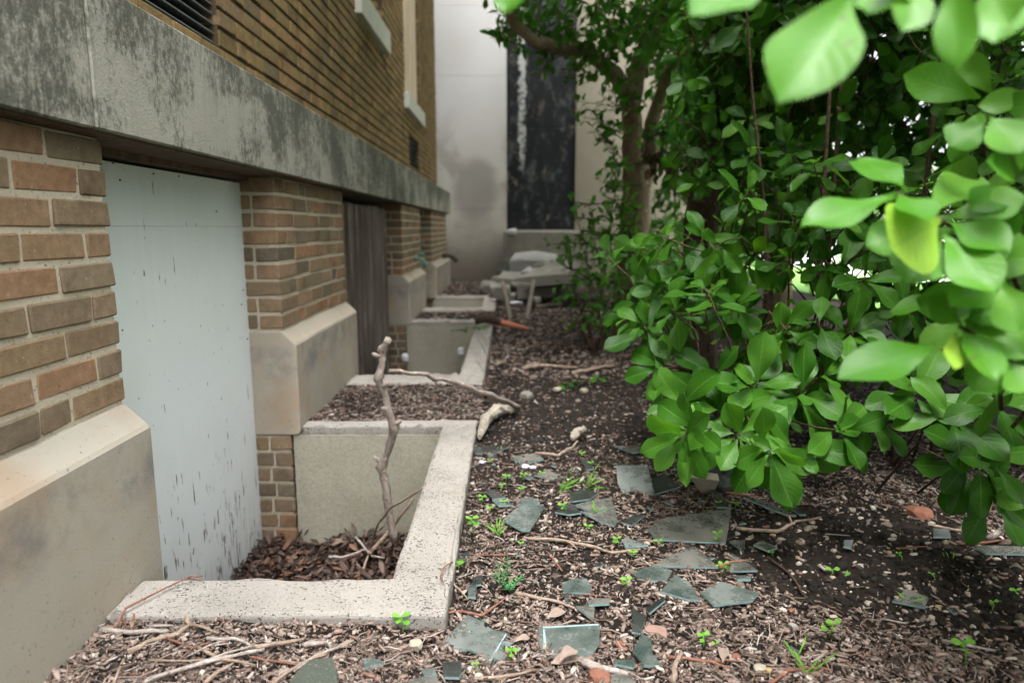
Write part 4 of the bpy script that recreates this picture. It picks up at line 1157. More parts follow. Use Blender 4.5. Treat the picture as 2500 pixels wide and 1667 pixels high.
back_tree('tree', 2.6, 8.3, [(2.6, 8.3, -.1), (2.62, 8.3, .9), (2.55, 8.3, 1.8), (2.6, 8.3, 2.8)], .12, M['dark_bark'], 'tree farthest back, before the right part of the pale building',
          [((2.9, 8.6, 2.4), (1.2, 1.1, 1.1)), ((2.6, 8.4, 3.9), (2.0, 1.8, .9)), ((1.3, 7.6, 4.3), (1.6, 2.2, .8)), ((2.0, 7.4, 1.9), (.75, .7, 1.3)), ((.5, 9.4, 5.0), (1.7, 2.2, .55)), ((3.4, 8.8, 1.2), (.9, .9, .9))], 3900, (.09, .14), ok=lambda p: to_px(p)[0] / K > 1500 or to_px(p)[1] < -60)
# brighter shrubs out in the open beyond the trees
for (x, y, lab, n) in [(2.1, 7.3, 'bright green shrub in the open seen behind the forked trunk', 220), (4.2, 6.0, 'sunlit green shrub far behind the pale-trunked tree', 220), (3.3, 8.2, 'bright green shrub glimpsed through the gaps of the big shrub', 260), (5.2, 9.5, 'farthest bright shrub, by the pavement beyond the trees', 200)]:
    o = empty('shrub', (x, y, 0), lab, 'shrub', 'shrubs in the open beyond the trees')
    ln = twig_cloud([((x, y, .75), (.8, .7, .65)), ((x + .3, y + .3, 1.5), (.6, .6, .5))], n, .25, None, .12)
    B, D, Nn, L = spray_leaves(ln, 8, (.06, .10))
    leaves_mesh('foliage', B, D, Nn, L, L * .5, M['lit_leaf'], o, LEAF_LO)
    mb = MB()
    for k in range(6): mb.tube([(x + random.uniform(-.1, .1), y, -.05), (x + random.uniform(-.3, .3), y + random.uniform(-.3, .3), .7), (x + random.uniform(-.6, .6), y + random.uniform(-.4, .4), 1.4)], [.02, .015, .008], 6)
    mb.build('stem', M['stem'], o, smooth=True, fix=False)

# ------------------------------------------------------------------ ground cover: mulch, crumbs, gravel, dead leaves
STICK_F = np.array([(0,1,5,4),(1,2,6,5),(2,3,7,6),(3,0,4,7),(4,5,9,8),(5,6,10,9),(6,7,11,10),(7,4,8,11),(3,2,1,0),(8,9,10,11)])
def sticks(P_, L, Wd, H, yaw, tilt, bend):
    N = len(P_); V = np.zeros((N, 12, 3))
    for s, f in enumerate((-.5, 0.0, .5)):
        for k, (a, b) in enumerate(((-.5,0),(.5,0),(.5,1),(-.5,1))):
            j = rng.uniform(.75, 1.2, N)
            V[:, s*4+k, 0] = f * L * rng.uniform(.92, 1.05, N)
            V[:, s*4+k, 1] = a * Wd * j * (1.0 if s == 1 else .7) + bend * (f * f - .1) * L
            V[:, s*4+k, 2] = b * H * j + f * L * tilt
    c, s_ = np.cos(yaw), np.sin(yaw)
    X = V[..., 0] * c[:, None] - V[..., 1] * s_[:, None]; Y = V[..., 0] * s_[:, None] + V[..., 1] * c[:, None]
    return np.stack([X, Y, V[..., 2]], -1) + P_[:, None]
def ground_points(n, y0, y1, x1=2.2, dens=None, powr=1.6):
    out = []
    while len(out) < n:
        y = y0 + (y1 - y0) * rng.random() ** powr
        x = rng.uniform(-0.93, min(x1, .35 + .80 * y))
        if x < KX0 + .004 and any(w[0] - .004 < y < w[3] + .004 for w in WELLS): continue
        if dens and rng.random() > dens(x, y): continue
        out.append((x, y, gz(x, y)))
    return np.array(out)
def bare(x, y):       # the bare dark soil under the shrub edge
    s = mnoise.noise(Vector((x * 2.2, y * 2.2, 4)))
    d = max(0.0, 1 - math.hypot((x - 1.0) / .55, (y - 1.75) / .40)) * 2.7 + max(0, 1 - math.hypot((x - 1.25) / .4, (y - 1.4) / .3)) * 1.2
    if y > 2.0 and x > -.12: d += min(.75, (y - 2.0) * .9)
    return max(0.10, 1 - d - .75 * max(0, s) + .3 * min(0, s))
P_ = ground_points(46000, 1.05, 5.5, dens=bare)
N = len(P_); P_[:, 2] += rng.uniform(-.003, .007, N)
sz = rng.gamma(1.6, .0058, N).clip(.004, .042)
tag(np_mesh('mulch', sticks(P_, sz, (sz * rng.uniform(.14, .55, N)).clip(.0020, .009), rng.uniform(.0015, .005, N), rng.uniform(0, 6.28, N), rng.normal(0, .18, N), rng.normal(0, .3, N)), STICK_F, M['mulch'], smooth=False), kind='stuff')
P_ = ground_points(9000, 4.0, 11.5, x1=1.6, powr=1.2)
N = len(P_); sz = rng.gamma(1.8, .012, N).clip(.01, .12)
tag(np_mesh('far_mulch', sticks(P_, sz, (sz * rng.uniform(.15, .6, N)).clip(.004, .03), rng.uniform(.003, .012, N), rng.uniform(0, 6.28, N), rng.normal(0, .12, N), rng.normal(0, .3, N)), STICK_F, M['mulch'], smooth=False), kind='stuff')
P_ = ground_points(3600, 1.05, 3.2, dens=lambda x, y: bare(x, y) ** 2)
N = len(P_); P_[:, 2] += rng.uniform(0, .008, N)
sz = rng.uniform(.02, .075, N)
tag(np_mesh('fine_twigs', sticks(P_, sz, rng.uniform(.0012, .0026, N), rng.uniform(.0012, .0025, N), rng.uniform(0, 6.28, N), rng.normal(0, .12, N), rng.normal(0, .6, N)), STICK_F, M['mulch'], smooth=False), kind='stuff')
bm = bmesh.new(); bmesh.ops.create_icosphere(bm, subdivisions=1, radius=1)
IV = np.array([v.co[:] for v in bm.verts]); IF = np.array([[v.index for v in f.verts] for f in bm.faces]); bm.free()
def blobs(P_, r, flat):
    N = len(P_); V = IV[None] * (1 + rng.normal(0, .16, (N, len(IV), 1)))
    S = np.stack([r * rng.uniform(.7, 1.4, N), r * rng.uniform(.6, 1.1, N), r * flat], -1)
    V = V * S[:, None]; a = rng.uniform(0, 6.28, N); c, s = np.cos(a)[:, None], np.sin(a)[:, None]
    return np.stack([V[..., 0] * c - V[..., 1] * s, V[..., 0] * s + V[..., 1] * c, V[..., 2]], -1) + P_[:, None]
P_ = ground_points(16000, 1.05, 4.5, dens=lambda x, y: 1.15 - bare(x, y) * .8)
tag(np_mesh('soil_crumbs', blobs(P_, rng.gamma(2, .0028, len(P_)).clip(.002, .016), rng.uniform(.5, .9, len(P_))), IF, M['crumbs'], smooth=False), kind='stuff')
P_ = ground_points(2600, 1.05, 3.2)
tag(np_mesh('gravel', blobs(P_, rng.gamma(2.5, .0019, len(P_)).clip(.002, .011), rng.uniform(.5, .8, len(P_))), IF, M['gravel']), kind='stuff')
# dead leaves in the wells
def litter(x0, x1, y0, y1, z, n, L0, hfun):
    B = np.stack([rng.uniform(x0, x1, n), rng.uniform(y0, y1, n), np.zeros(n)], -1)
    B[:, 2] = z + np.array([hfun(p[0], p[1]) for p in B]) + rng.uniform(-.015, .022, n)
    a = rng.uniform(0, 6.28, n); D = np.stack([np.cos(a), np.sin(a), rng.normal(0, .35, n)], -1); Nn = np.stack([rng.normal(0, .5, n), rng.normal(0, .5, n), np.ones(n)], -1)
    L = rng.uniform(*L0, n)
    return leaves_mesh('leaf_litter', B, D, Nn, L, L * rng.uniform(.22, .42, n), M['litter'], None, LEAF_LO, rng.uniform(-.6, 1.3, n), rng.uniform(-.6, 1.1, n))
tag(litter(XD + .005, KX1 - .005, 1.57, 2.86, -0.47, 5200, (.026, .065), lambda x, y: .05 * mnoise.noise(Vector((x * 4, y * 4, 0))) + .03 * max(0, (x + .7)) ), kind='stuff')
tag(litter(XD + .005, KX1 - .005, 3.95, 6.2, -0.62, 900, (.06, .12), lambda x, y: .03 * mnoise.noise(Vector((x * 4, y * 4, 0)))), kind='stuff')

# ------------------------------------------------------------------ glass shards on the soil
def shard(pts, conv, kind, label, lift=0.014, tx=None, ty=None, th=0.0055, group='broken glass shards on the soil'):
    px = [conv(*p) for p in pts]
    g = [at_z(*p, 0.0) for p in px]
    cx = sum(p.x for p in g) / len(g); cy = sum(p.y for p in g) / len(g)
    tx = random.uniform(-.07, .07) if tx is None else tx; ty = random.uniform(-.05, .07) if ty is None else ty
    z0 = gz(cx, cy) + lift + 0.5 * (abs(tx) * (max(p.x for p in g) - min(p.x for p in g)) + abs(ty) * (max(p.y for p in g) - min(p.y for p in g))) * .8
    nn = Vector((-tx, -ty, 1)); p0 = Vector((cx, cy, z0))
    top = []
    for q in px:
        r = ray(*q); s = (p0 - ORG).dot(nn) / r.dot(nn); top.append(ORG + r * s)
    return slab('glass_shard', None, top, th, label, 'glass shard', group, [M[kind], M['glass_edge']])
S = shard
S([(880,1350),(960,1262),(1035,1175),(1105,1205),(1180,1260),(1280,1282),(1225,1400),(1175,1465),(1120,1408),(1050,1372)], c6, 'glass', 'large clear star-shaped glass shard just below the kerb corner', ty=.02)
S([(1445,1245),(1620,1234),(1800,1225),(1793,1330),(1760,1390),(1560,1418),(1450,1420)], c6, 'glass', 'rectangular glass shard with a bright rim and a pale leaf on it', ty=.06)
def rim(o, strips):
    for (a, b, w) in strips:
        mb = MB(); p, q = [ORG + ray(*c6(*v)) * 1.0 for v in (a, b)]
        zs = [o.matrix_world.translation.z + o.location.z * 0]
        me = o.data; v0, v1, v2 = [me.vertices[i].co + o.location for i in (0, 2, 4)]
        n = (v1 - v0).cross(v2 - v0).normalized(); n = n if n.z > 0 else -n
        def hit(px):
            d = ray(*c6(*px)); return ORG + d * ((v0 - ORG).dot(n) / d.dot(n)) + n * .0006
        p, q = hit(a), hit(b); sd = (q - p).normalized().cross(n) * w
        mb.box((0, 0, 0), (1, 1, 1)); mb.v = [tuple(pt - o.location) for pt in (p - sd, p + sd, q + sd, q - sd)] + [tuple(pt + n * .0012 - o.location) for pt in (p - sd, p + sd, q + sd, q - sd)]
        wpart(mb, 'rim', M['rim'], o)
rect = bpy.data.objects['glass_shard.001']; rim(rect, [((1470, 1252), (1790, 1234), .0022), ((1478, 1262), (1484, 1390), .0025)])
rim(bpy.data.objects['glass_shard'], [((1258, 1290), (1170, 1440), .0016)])
S([(1580,990),(1640,970),(1720,965),(1752,1010),(1745,1050),(1585,1045)], c6, 'glass', 'small shard with a bright lower edge, right of the conifer seedling', ty=.1)
S([(1725,1095),(1770,1080),(1862,1080),(1850,1110),(1735,1117)], c6, 'dusty_glass', 'narrow pale dusty shard above the triangular one')
S([(1658,1125),(1768,1120),(1762,1205)], c6, 'dusty_glass', 'small triangular dusty shard pointing down')
S([(100,940),(160,908),(230,895),(330,920),(300,975),(150,982)], c7, 'glass', 'greenish leaf-shaped shard left of the pointed wedge shard')
S([(1240,630),(1340,545),(1480,552),(1440,620),(1395,692),(1350,690)], c6, 'glass', 'large grey-green shard among seedlings right of the kerb', ty=.08)
S([(1340,505),(1445,508),(1455,540),(1345,543)], c6, 'glass', 'light-rimmed strip of glass on the back edge of the large grey-green shard')
S([(1138,465),(1190,460),(1255,500),(1190,512)], c6, 'dark_glass', 'small dark shard between two round-leaved seedlings near the kerb')
S([(1180,515),(1250,512),(1300,545),(1220,550)], c6, 'glass', 'small pale glass shard left of the grey-green shard')
S([(1070,212),(1275,210),(1195,250),(1082,247)], c6, 'dark_glass', 'dark shard with one bright straight edge beside the far kerb corner', ty=.12)
S([(1310,265),(1430,248),(1475,282),(1345,322)], c6, 'dusty_glass', 'grey shard just behind the blue scraps')
S([(1420,372),(1500,345),(1592,390),(1540,405)], c6, 'dusty_glass', 'grey triangular shard below the bright blue scraps')
S([(1620,475),(1700,455),(1790,475),(1740,510),(1640,525)], c6, 'dark_glass', 'back left piece of the cracked pane', ty=.06)
S([(1655,545),(1760,515),(1860,505),(1880,555),(1760,590)], c6, 'dusty_glass', 'upper right piece of the cracked pane', ty=.06)
S([(1690,580),(1770,594),(1885,560),(1900,640),(1880,665),(1800,640)], c6, 'dusty_glass', 'large front piece of the cracked pane', ty=.06)
S([(1540,585),(1600,540),(1650,540),(1690,590),(1620,600)], c6, 'dark_glass', 'left tip piece of the cracked pane', ty=.03)
S([(690,1580),(722,1537),(860,1530),(880,1600)], c6, 'dusty_glass', 'pale shard cut off by the bottom edge of the picture')
S([(890,1452),(1000,1438),(1010,1500),(990,1532),(905,1530)], c6, 'dark_glass', 'dark shard below the large star-shaped one')
S([(430,1422),(540,1430),(555,1455),(450,1475)], c6, 'glass', 'small bluish glass shard left below the kerb')
S([(770,1490),(850,1480),(860,1520),(790,1525)], c6, 'glass', 'small bluish shard left of the dark shard near the bottom')
S([(985,832),(1052,808),(1032,862),(985,866)], c6, 'dark_glass', 'dark shard leaning at the kerb above the heart-leaved seedling', ty=.2)
S([(1065,960),(1128,950),(1112,1000),(1068,1006)], c6, 'dark_glass', 'dark shard right of the heart-leaved seedling by the kerb')
S([(1040,1020),(1075,1010),(1085,1075),(1040,1070)], c6, 'glass', 'narrow shard below the heart-leaved seedling by the kerb')
S([(1690,285),(1725,280),(1762,340),(1720,340)], c6, 'dark_glass', 'thin dark shard slanting behind the leaning pane')
S([(10,320),(190,315),(230,485),(60,505),(18,420)], c7, 'glass', 'large clear pane leaning up in front of the slate slab', ty=.55, lift=.0)
S([(215,395),(290,365),(378,440),(235,482)], c7, 'dark_glass', 'dark shard with a white front edge next to the leaning pane', ty=.2)
S([(550,460),(600,460),(665,560),(590,557)], c7, 'dark_glass', 'dark shard behind the largest dusty shard')
S([(190,680),(300,615),(430,600),(560,580),(670,568),(655,680),(640,760),(480,755),(240,742)], c7, 'dusty_glass', 'largest dusty shard, curved on its back edge', ty=.05)
S([(220,895),(300,845),(400,800),(455,780),(520,830),(598,902)], c7, 'dusty_glass', 'dusty humped shard in front of the largest one', ty=.04)
S([(660,752),(752,745),(742,812)], c7, 'dusty_glass', 'small grey triangular shard right of the largest dusty one')
S([(668,820),(740,860),(822,920),(665,925)], c7, 'dusty_glass', 'grey right-angled shard beside the yellow-green seedling', ty=.05)
S([(798,772),(850,747),(938,790),(880,806)], c7, 'dusty_glass', 'small pale grey shard below the pale bent stick')
S([(740,500),(860,520),(1045,602),(1000,606),(880,560)], c7, 'dark_glass', 'long dark sliver, the nearer of two under the hanging leaves')
S([(860,450),(920,462),(1100,600),(1060,598)], c7, 'dark_glass', 'long dark sliver, the farther of two under the hanging leaves')
S([(495,1045),(550,1015),(610,985),(830,1050),(792,1095),(570,1120)], c7, 'glass', 'clear six-sided shard in the middle of the mulch, chipped white at left', ty=.06)
S([(265,1040),(350,945),(430,990),(492,1088),(420,1085)], c7, 'glass', 'pointed wedge shard left of the six-sided clear shard', ty=.05)
S([(105,1130),(180,1190),(150,1280),(100,1272)], c7, 'dark_glass', 'dark greenish shard right of the rectangular one')
S([(180,1140),(280,1070),(292,1090),(200,1165)], c7, 'dark_glass', 'dark sliver below the pointed wedge shard')
S([(105,1380),(160,1285),(212,1312),(218,1400),(275,1462),(170,1465)], c7, 'glass', 'curved hook-shaped shard near the bottom of the picture')
S([(0,1430),(118,1437),(112,1477),(0,1455)], c7, 'glass', 'thin bright blue-edged shard left of the hook-shaped one')
S([(1595,1095),(1680,1022),(1740,1050),(1802,1080),(1782,1132)], c7, 'dusty_glass', 'lone grey shard on the bare dark soil with a grass blade in front', ty=.08)
S([(2055,780),(2200,778),(2400,787),(2380,828),(2130,822)], c7, 'dusty_glass', 'long pale grey shard at the right edge under the shrub', ty=.08)
S([(1828,680),(1920,680),(1932,727),(1830,727)], c7, 'dark_glass', 'dark square shard near the mossy brick chunk')
S([(1908,1130),(2000,1142),(1952,1166)], c7, 'dark_glass', 'tiny grey triangular shard right of the lone grey one')
S([(1318,746),(1372,746),(1362,792),(1315,782)], c7, 'dark_glass', 'tiny grey square shard on the dark soil')
S([(40,742),(82,735),(195,775),(62,787)], c7, 'glass', 'greenish jagged shard left of the largest dusty shard')
S([(695,950),(792,950),(782,972),(708,972)], c7, 'glass', 'little greenish shard below the right-angled one')
S([(38,642),(120,597),(172,606),(100,662)], c7, 'dark_glass', 'dull dark shard above left of the largest dusty one')
S([(0,208),(150,204),(225,230),(100,246)], c7, 'dusty_glass', 'long flat grey strip of glass under the lowest leaf spray')
S([(-20,1515),(90,1508),(125,1580),(-20,1590)], c7, 'dusty_glass', 'grey shard at the bottom edge below the blue-edged sliver')
slab('slate_slab', M['dark_glass'], [at_z(*c7(410,360), .05), at_z(*c7(620,446), .035), at_z(*c7(960,412), .035), at_z(*c7(975,300), .05), at_z(*c7(560,255), .06)], .02, 'broad dark slate slab under the hanging leaves', 'slab')
slab('mossy_slab', M['moss_stone'], [at_z(*c6(-10,1600), .035), at_z(*c6(60,1500), .04), at_z(*c6(130,1432), .045), at_z(*c6(262,1420), .045), at_z(*c6(285,1500), .04), at_z(*c6(300,1620), .035)], .03, 'dark mossy stone slab at the bottom left', 'slab')
slab('stone_chunk', M['tan_stone'], [at_z(*c7(425,347), .09), at_z(*c7(490,440), .02), at_z(*c7(560,437), .02), at_z(*c7(592,366), .08)], .03, 'tan stone chunk standing on the dark slate slab', 'stone')
# loose glass splinters
for k in range(46):
    y = rng.uniform(1.3, 2.6); x = rng.uniform(KX0 + .03, .55 + .1 * y)
    n = random.randint(3, 5); r = random.uniform(.008, .02); a0 = random.uniform(0, 6.28)
    q = [Vector((x + r * random.uniform(.6, 1.2) * math.cos(a0 + i * 6.28 / n), y + r * random.uniform(.6, 1.2) * math.sin(a0 + i * 6.28 / n), gz(x, y) + .01 + random.uniform(-.003, .003))) for i in range(n)]
    slab('glass_splinter', None, q, .004, 'tiny glass splinter lying in the mulch between the bigger shards', 'glass splinter', 'tiny glass splinters in the mulch', [M[random.choice(('glass', 'glass', 'dark_glass'))], M['glass_edge']])
for (x, y, lab) in [(1125,300,'pale blue scrap nearest the far kerb corner'),(1372,325,'blue-white scrap, left of a close pair'),(1412,330,'blue-white scrap, right of a close pair')]:
    p = at_z(*c6(x, y), .012); rock('plastic_scrap', M['scrap'], p, (.016,.012,.007), lab, 'scrap', 'blue-white scraps behind the shards', seed=x)

# ------------------------------------------------------------------ sticks and twigs lying about
def twig(pts, conv, r, mat, label, zs=None, side=(), name='twig', cat='twig', taper=.55, group='twigs lying on the mulch'):
    r *= .82
    P3 = []
    for i, p in enumerate(pts):
        zz_ = zs[i] if zs else None
        q = at_z(*conv(*p), 0.012 if zz_ is None else zz_)
        if zz_ is None: q = at_z(*conv(*p), gz(q.x, q.y) + r + .006)
        P3.append(q)
    o0 = P3[0].copy(); o0.z -= r
    fine = []
    for a, b in zip(P3[:-1], P3[1:]):
        n = max(2, int((b - a).length / .025))
        for k in range(n): fine.append(a.lerp(b, k / n) - o0)
    fine.append(P3[-1] - o0)
    for i in range(1, len(fine) - 1): fine[i] += Vector((random.gauss(0, 1), random.gauss(0, 1), random.gauss(0, .5))) * r * .28
    rad = [r * (1 - (1 - taper) * i / (len(fine) - 1)) * random.uniform(.86, 1.18) for i in range(len(fine))]
    mb = MB(); mb.tube(fine, rad, 6, rough=.1)
    for (f, dx, dy, dz) in side:
        i = int(f * (len(fine) - 1)); a = fine[i]; d = Vector((dx, dy, dz))
        mb.tube([a, a + d * .5 + Vector((0, 0, .004)), a + d], [r * .6, r * .5, r * .3], 5, rough=.1)
    o = mb.build(name, M[mat], smooth=True, fix=False); o.location = o0
    return tag(o, label, cat, group)
kz = KZ + .006
twig([(735,1262),(790,1170),(850,1062),(1050,960),(1210,880),(1300,845),(1370,845)], c3, .0036, 'twig_red', 'reddish twig climbing over the kerb beside the plinth', [.03,.05,.058,.056,.056,.064,.06], [(.32,.03,-.03,-.03),(.75,.05,-.02,.0)])
twig([(905,1100),(890,1180),(875,1255)], c3, .003, 'twig_red', 'short reddish twig hanging down the kerb face near the plinth', [.055,.045,.03])
twig([(680,1212),(900,1222),(1140,1218)], c3, .009, 'twig_grey', 'thick grey stick lying along the kerb foot by the plinth')
twig([(990,1185),(1170,1178)], c3, .005, 'twig_grey', 'short grey stick above the thick one at the kerb foot')
twig([(860,1355),(1000,1285),(1200,1232),(1280,1172),(1262,1110)], c3, .008, 'twig_tan', 'tan forked branch propped against the kerb front', [.04,.04,.04,.05,.065], [(.75,.07,-.03,.0)])
twig([(1020,1540),(1300,1445),(1580,1380),(1785,1340)], c3, .0065, 'twig_grey', 'long straight pale stick in the bottom left', None, [(.4,.10,.06,.004),(.25,-.05,-.05,0)])
twig([(1400,1265),(1540,1262),(1620,1275),(1695,1320)], c3, .0055, 'twig_grey', 'pale curved twig below the kerb, left of the long pale stick tip', None, [(.4,-.06,-.06,0)])
twig([(1680,1332),(1850,1305),(2045,1270)], c3, .007, 'twig_tan', 'thick tan stick below the middle of the kerb front')
twig([(1340,1328),(1500,1400),(1720,1447)], c3, .0045, 'twig_tan', 'tan twig crossing the long straight pale stick')
twig([(1380,1568),(1470,1490),(1575,1432)], c3, .006, 'twig_tan', 'tan stick pointing at the bottom edge below the crossing twig')
twig([(768,1568),(800,1480),(835,1400)], c3, .0045, 'twig_tan', 'thin twig standing nearly upright in view by the plinth foot')
twig([(1700,1390),(1860,1425),(2025,1447)], c3, .0034, 'twig_red', 'thin orange twig left of the mossy slab')
twig([(1840,1568),(1960,1480),(2100,1402),(2215,1368)], c3, .0055, 'twig_tan', 'tan branched twig on the left of the mossy slab', None, [(.6,-.07,.01,.0)])
twig([(1020,1412),(1250,1418),(1485,1398)], c3, .0036, 'twig_tan', 'thin straight twig above the long pale stick')
twig([(2050,1310),(2215,1292)], c3, .008, 'twig_grey', 'pale stick end below the kerb, right of the thick tan one')
twig([(1120,1262),(1300,1330),(1420,1290)], c3, .004, 'twig_red', 'reddish twig near the tan forked branch')
twig([(1360,735),(1600,752),(1780,792),(1870,822),(1975,805),(2030,800)], c6, .0072, 'twig_tan', 'long reddish-tan stick running towards the largest dusty shard', None, [(.35,.03,-.05,.0)])
twig([(1310,1052),(1450,1080),(1560,1102),(1652,1137)], c6, .0065, 'twig_tan', 'tan stick between the conifer seedling and the triangular shard')
twig([(1690,1437),(1800,1480),(1960,1515)], c6, .011, 'twig_grey', 'thick pale stick below the rectangular shard')
twig([(908,1166),(1000,1152),(1120,1182),(1230,1100),(1268,1060)], c6, .0045, 'twig_red', 'bent reddish twig between the kerb corner and the conifer seedling')
twig([(1080,1542),(1260,1530),(1425,1490)], c6, .005, 'twig_tan', 'tan twig along the bottom edge below the star-shaped shard', None, [(.6,-.02,-.05,0)])
twig([(950,875),(905,900),(880,960),(900,990)], c6, .003, 'twig_red', 'thin reddish twig curling over the kerb top', [.05,.058,.055,.053])
twig([(935,940),(960,1010),(1020,1060),(1040,1090)], c6, .004, 'twig_tan', 'thin tan twig dropping from the kerb corner to the soil')
twig([(330,1352),(160,1410),(40,1500)], c6, .0045, 'twig_grey', 'grey twig beside the mossy slab')
twig([(1170,830),(1310,835),(1050,830)], c6, .003, 'twig_red', 'thin straight reddish twig above the conifer seedling')
twig([(1500,820),(1540,870),(1580,925)], c6, .0045, 'twig_red', 'short orange twig right of the conifer seedling')
twig([(1620,1050),(1881,1075)], c6, .003, 'twig_red', 'thin reddish twig below the bright-edged small shard')
twig([(700,678),(800,688),(930,697),(1050,642),(1185,616)], c7, .0075, 'twig_tan', 'pale bent stick right of the largest dusty shard', None, [(.72,.0,.05,.012)])
twig([(878,845),(1000,932),(1080,1050),(1178,1150)], c7, .004, 'twig_dark', 'dark thin twig curving through the middle mulch')
twig([(1970,770),(2150,758),(2320,742)], c7, .005, 'twig_red', 'straight red twig under the right end of the shrub')
twig([(880,1580),(990,1495),(1180,1475),(1255,1500)], c7, .0048, 'twig_red', 'red curved twig at the bottom centre right')
twig([(1880,1322),(2030,1352),(2185,1382)], c7, .005, 'twig_grey', 'pale straight twig in the lower right corner')
twig([(330,1558),(350,1470),(385,1395)], c7, .009, 'twig_tan', 'short thick tan stick right of the hook-shaped shard')
twig([(310,1420),(560,1442),(655,1477)], c7, .0055, 'twig_red', 'orange stick below the mulch seedling near the bottom', None, [(.6,.06,.0,.0)])
twig([(1800,660),(1960,690),(2125,702)], c7, .006, 'twig_tan', 'tan stick under the shrub behind the straight red twig')
twig([(1620,795),(1800,782)], c7, .0035, 'twig_red', 'short red twig on the bare dark soil')
twig([(640,475),(850,500)], c7, .0045, 'twig_red', 'reddish stick behind the largest dusty shard')
twig([(2140,742),(2230,690),(2320,600)], c7, .011, 'twig_grey', 'thick grey stick slanting up into the shrub at right', [.03,.06,.13])
twig([(1210,712),(1350,722)], c7, .003, 'twig_grey', 'thin grey twig right of the pale bent stick')
twig([(600,900),(680,870),(800,857)], c7, .004, 'twig_red', 'reddish twig over the right-angled shard', [.05,.05,.035])
# standing dead branch and sticks in and by the near well
pts = [(905,1190,2.50),(890,1160,2.5),(887,1120,2.5),(876,1075,2.5),(893,1030,2.48),(906,985,2.46),(893,950,2.44),(886,910,2.44),(868,872,2.42),(877,840,2.42),(878,805,2.42),(893,778,2.40)]
P3 = [at_y(*c2(x, y), d) for x, y, d in pts]; P3[0].z -= .10
o0 = P3[0].copy(); fine = []
for a, b in zip(P3[:-1], P3[1:]):
    for k in range(4): fine.append(a.lerp(b, k / 4) - o0)
fine.append(P3[-1] - o0)
rad = [(.0155 - .003 * i / len(fine)) * random.uniform(.88, 1.15) * (1.28 if i in (12, 13, 20, 21, 32, 33, 40, 41) else 1) for i in range(len(fine))]
mb = MB(); mb.tube(fine, rad, 10, rough=.13)
for (i, d) in [(13, (-.035,-.01,.03)), (21, (.03,-.01,.02)), (38, (-.03,-.02,.02)), (30, (.025,-.02,.025)), (25, (-.02,-.02,.01))]:
    a = fine[i]; mb.tube([a, a + Vector(d)], [.011, .007], 7, rough=.15)
o = mb.build('dead_branch', M['branch'], smooth=True, fix=False); o.location = o0; tag(o, 'knobby dead branch standing up out of the leaf-filled near well', 'branch')
def stick3(P3, r0, r1, mat, label, name='stick', cat='stick'):
    P3 = [Vector(p) for p in P3]; o0 = P3[0].copy(); fine = []
    for a, b in zip(P3[:-1], P3[1:]):
        for k in range(5): fine.append(a.lerp(b, k / 5) - o0)
    fine.append(P3[-1] - o0)
    for i in range(1, len(fine) - 1): fine[i] += Vector((random.gauss(0,1), random.gauss(0,1), random.gauss(0,1))) * r0 * .22
    mb = MB(); mb.tube(fine, list(np.linspace(r0, r1, len(fine))), 7, rough=.14)
    o = mb.build(name, M[mat], smooth=True, fix=False); o.location = o0; return tag(o, label, cat)
stick3([at_z(*c2(1192,936), .04), at_y(*c2(1130,908), 2.85), at_y(*c2(1050,880), 2.72), at_y(*c2(960,857), 2.55), at_y(*c2(893,851), 2.44)], .013, .007, 'branch', 'long bent stick leaning from the ground onto the knobby dead branch')
stick3([at_z(*c6(1560,990), .03), at_z(*c6(1480,230), .03)] if False else [at_z(*c6(1430,250), .02), at_z(*c6(1560,258), .03), at_z(*c6(1640,215), .03), at_z(*c6(1670,180), .03)], .007, .004, 'twig_tan', 'bent tan stick by the bleached splinter behind the shards')
stick3([at_z(*c6(470,830), -.40), at_z(*c6(600,680), -.34), at_z(*c6(722,512), -.2)], .008, .006, 'twig_tan', 'pale greenish stick propped inside the near well')
stick3([at_z(*c6(430,940), -.42), at_z(*c6(480,800), -.40), at_z(*c6(520,660), -.2), at_z(*c6(600,560), -.08), at_z(*c6(785,446), .04)], .0045, .004, 'twig_tan', 'thin arching runner from the near well over the kerb')
stick3([at_z(*c6(240,842), -.42), at_z(*c6(330,845), -.42), at_z(*c6(460,800), -.41)], .006, .004, 'twig_grey', 'grey forked twig on the leaves in the near well')
stick3([at_z(*c6(395,730), -.41), at_z(*c6(490,840), -.41), at_z(*c6(560,850), -.41)], .005, .003, 'twig_grey', 'dark grey twig crossing the leaves beside the knobby branch')
# bleached wood
def bleached(P3, rad, lab):
    P3 = [Vector(p) for p in P3]; o0 = P3[0].copy(); mb = MB(); fine = []; rr = []
    for a, b, r0, r1 in zip(P3[:-1], P3[1:], rad[:-1], rad[1:]):
        for k in range(4): fine.append(a.lerp(b, k / 4) - o0); rr.append((r0 + (r1 - r0) * k / 4) * random.uniform(.85, 1.15))
    fine.append(P3[-1] - o0); rr.append(rad[-1]); mb.tube(fine, rr, 9, rough=.22)
    o = mb.build('bleached_wood', M['white_wood']); o.location = o0; tag(o, lab, 'wood', 'bleached pieces of wood')
bleached([at_z(*c2(1102, 1003), .02), at_z(*c2(1118, 960), .045), at_z(*c2(1142, 942), .05), at_z(*c2(1196, 937), .03)], [.012, .023, .027, .008], 'bleached white piece of wood beyond the far kerb corner')
bleached([at_z(*c6(1640, 168), .02), at_z(*c6(1665, 130), .03), at_z(*c6(1710, 112), .03)], [.010, .02, .012], 'smaller bleached splinter right of the white piece of wood')
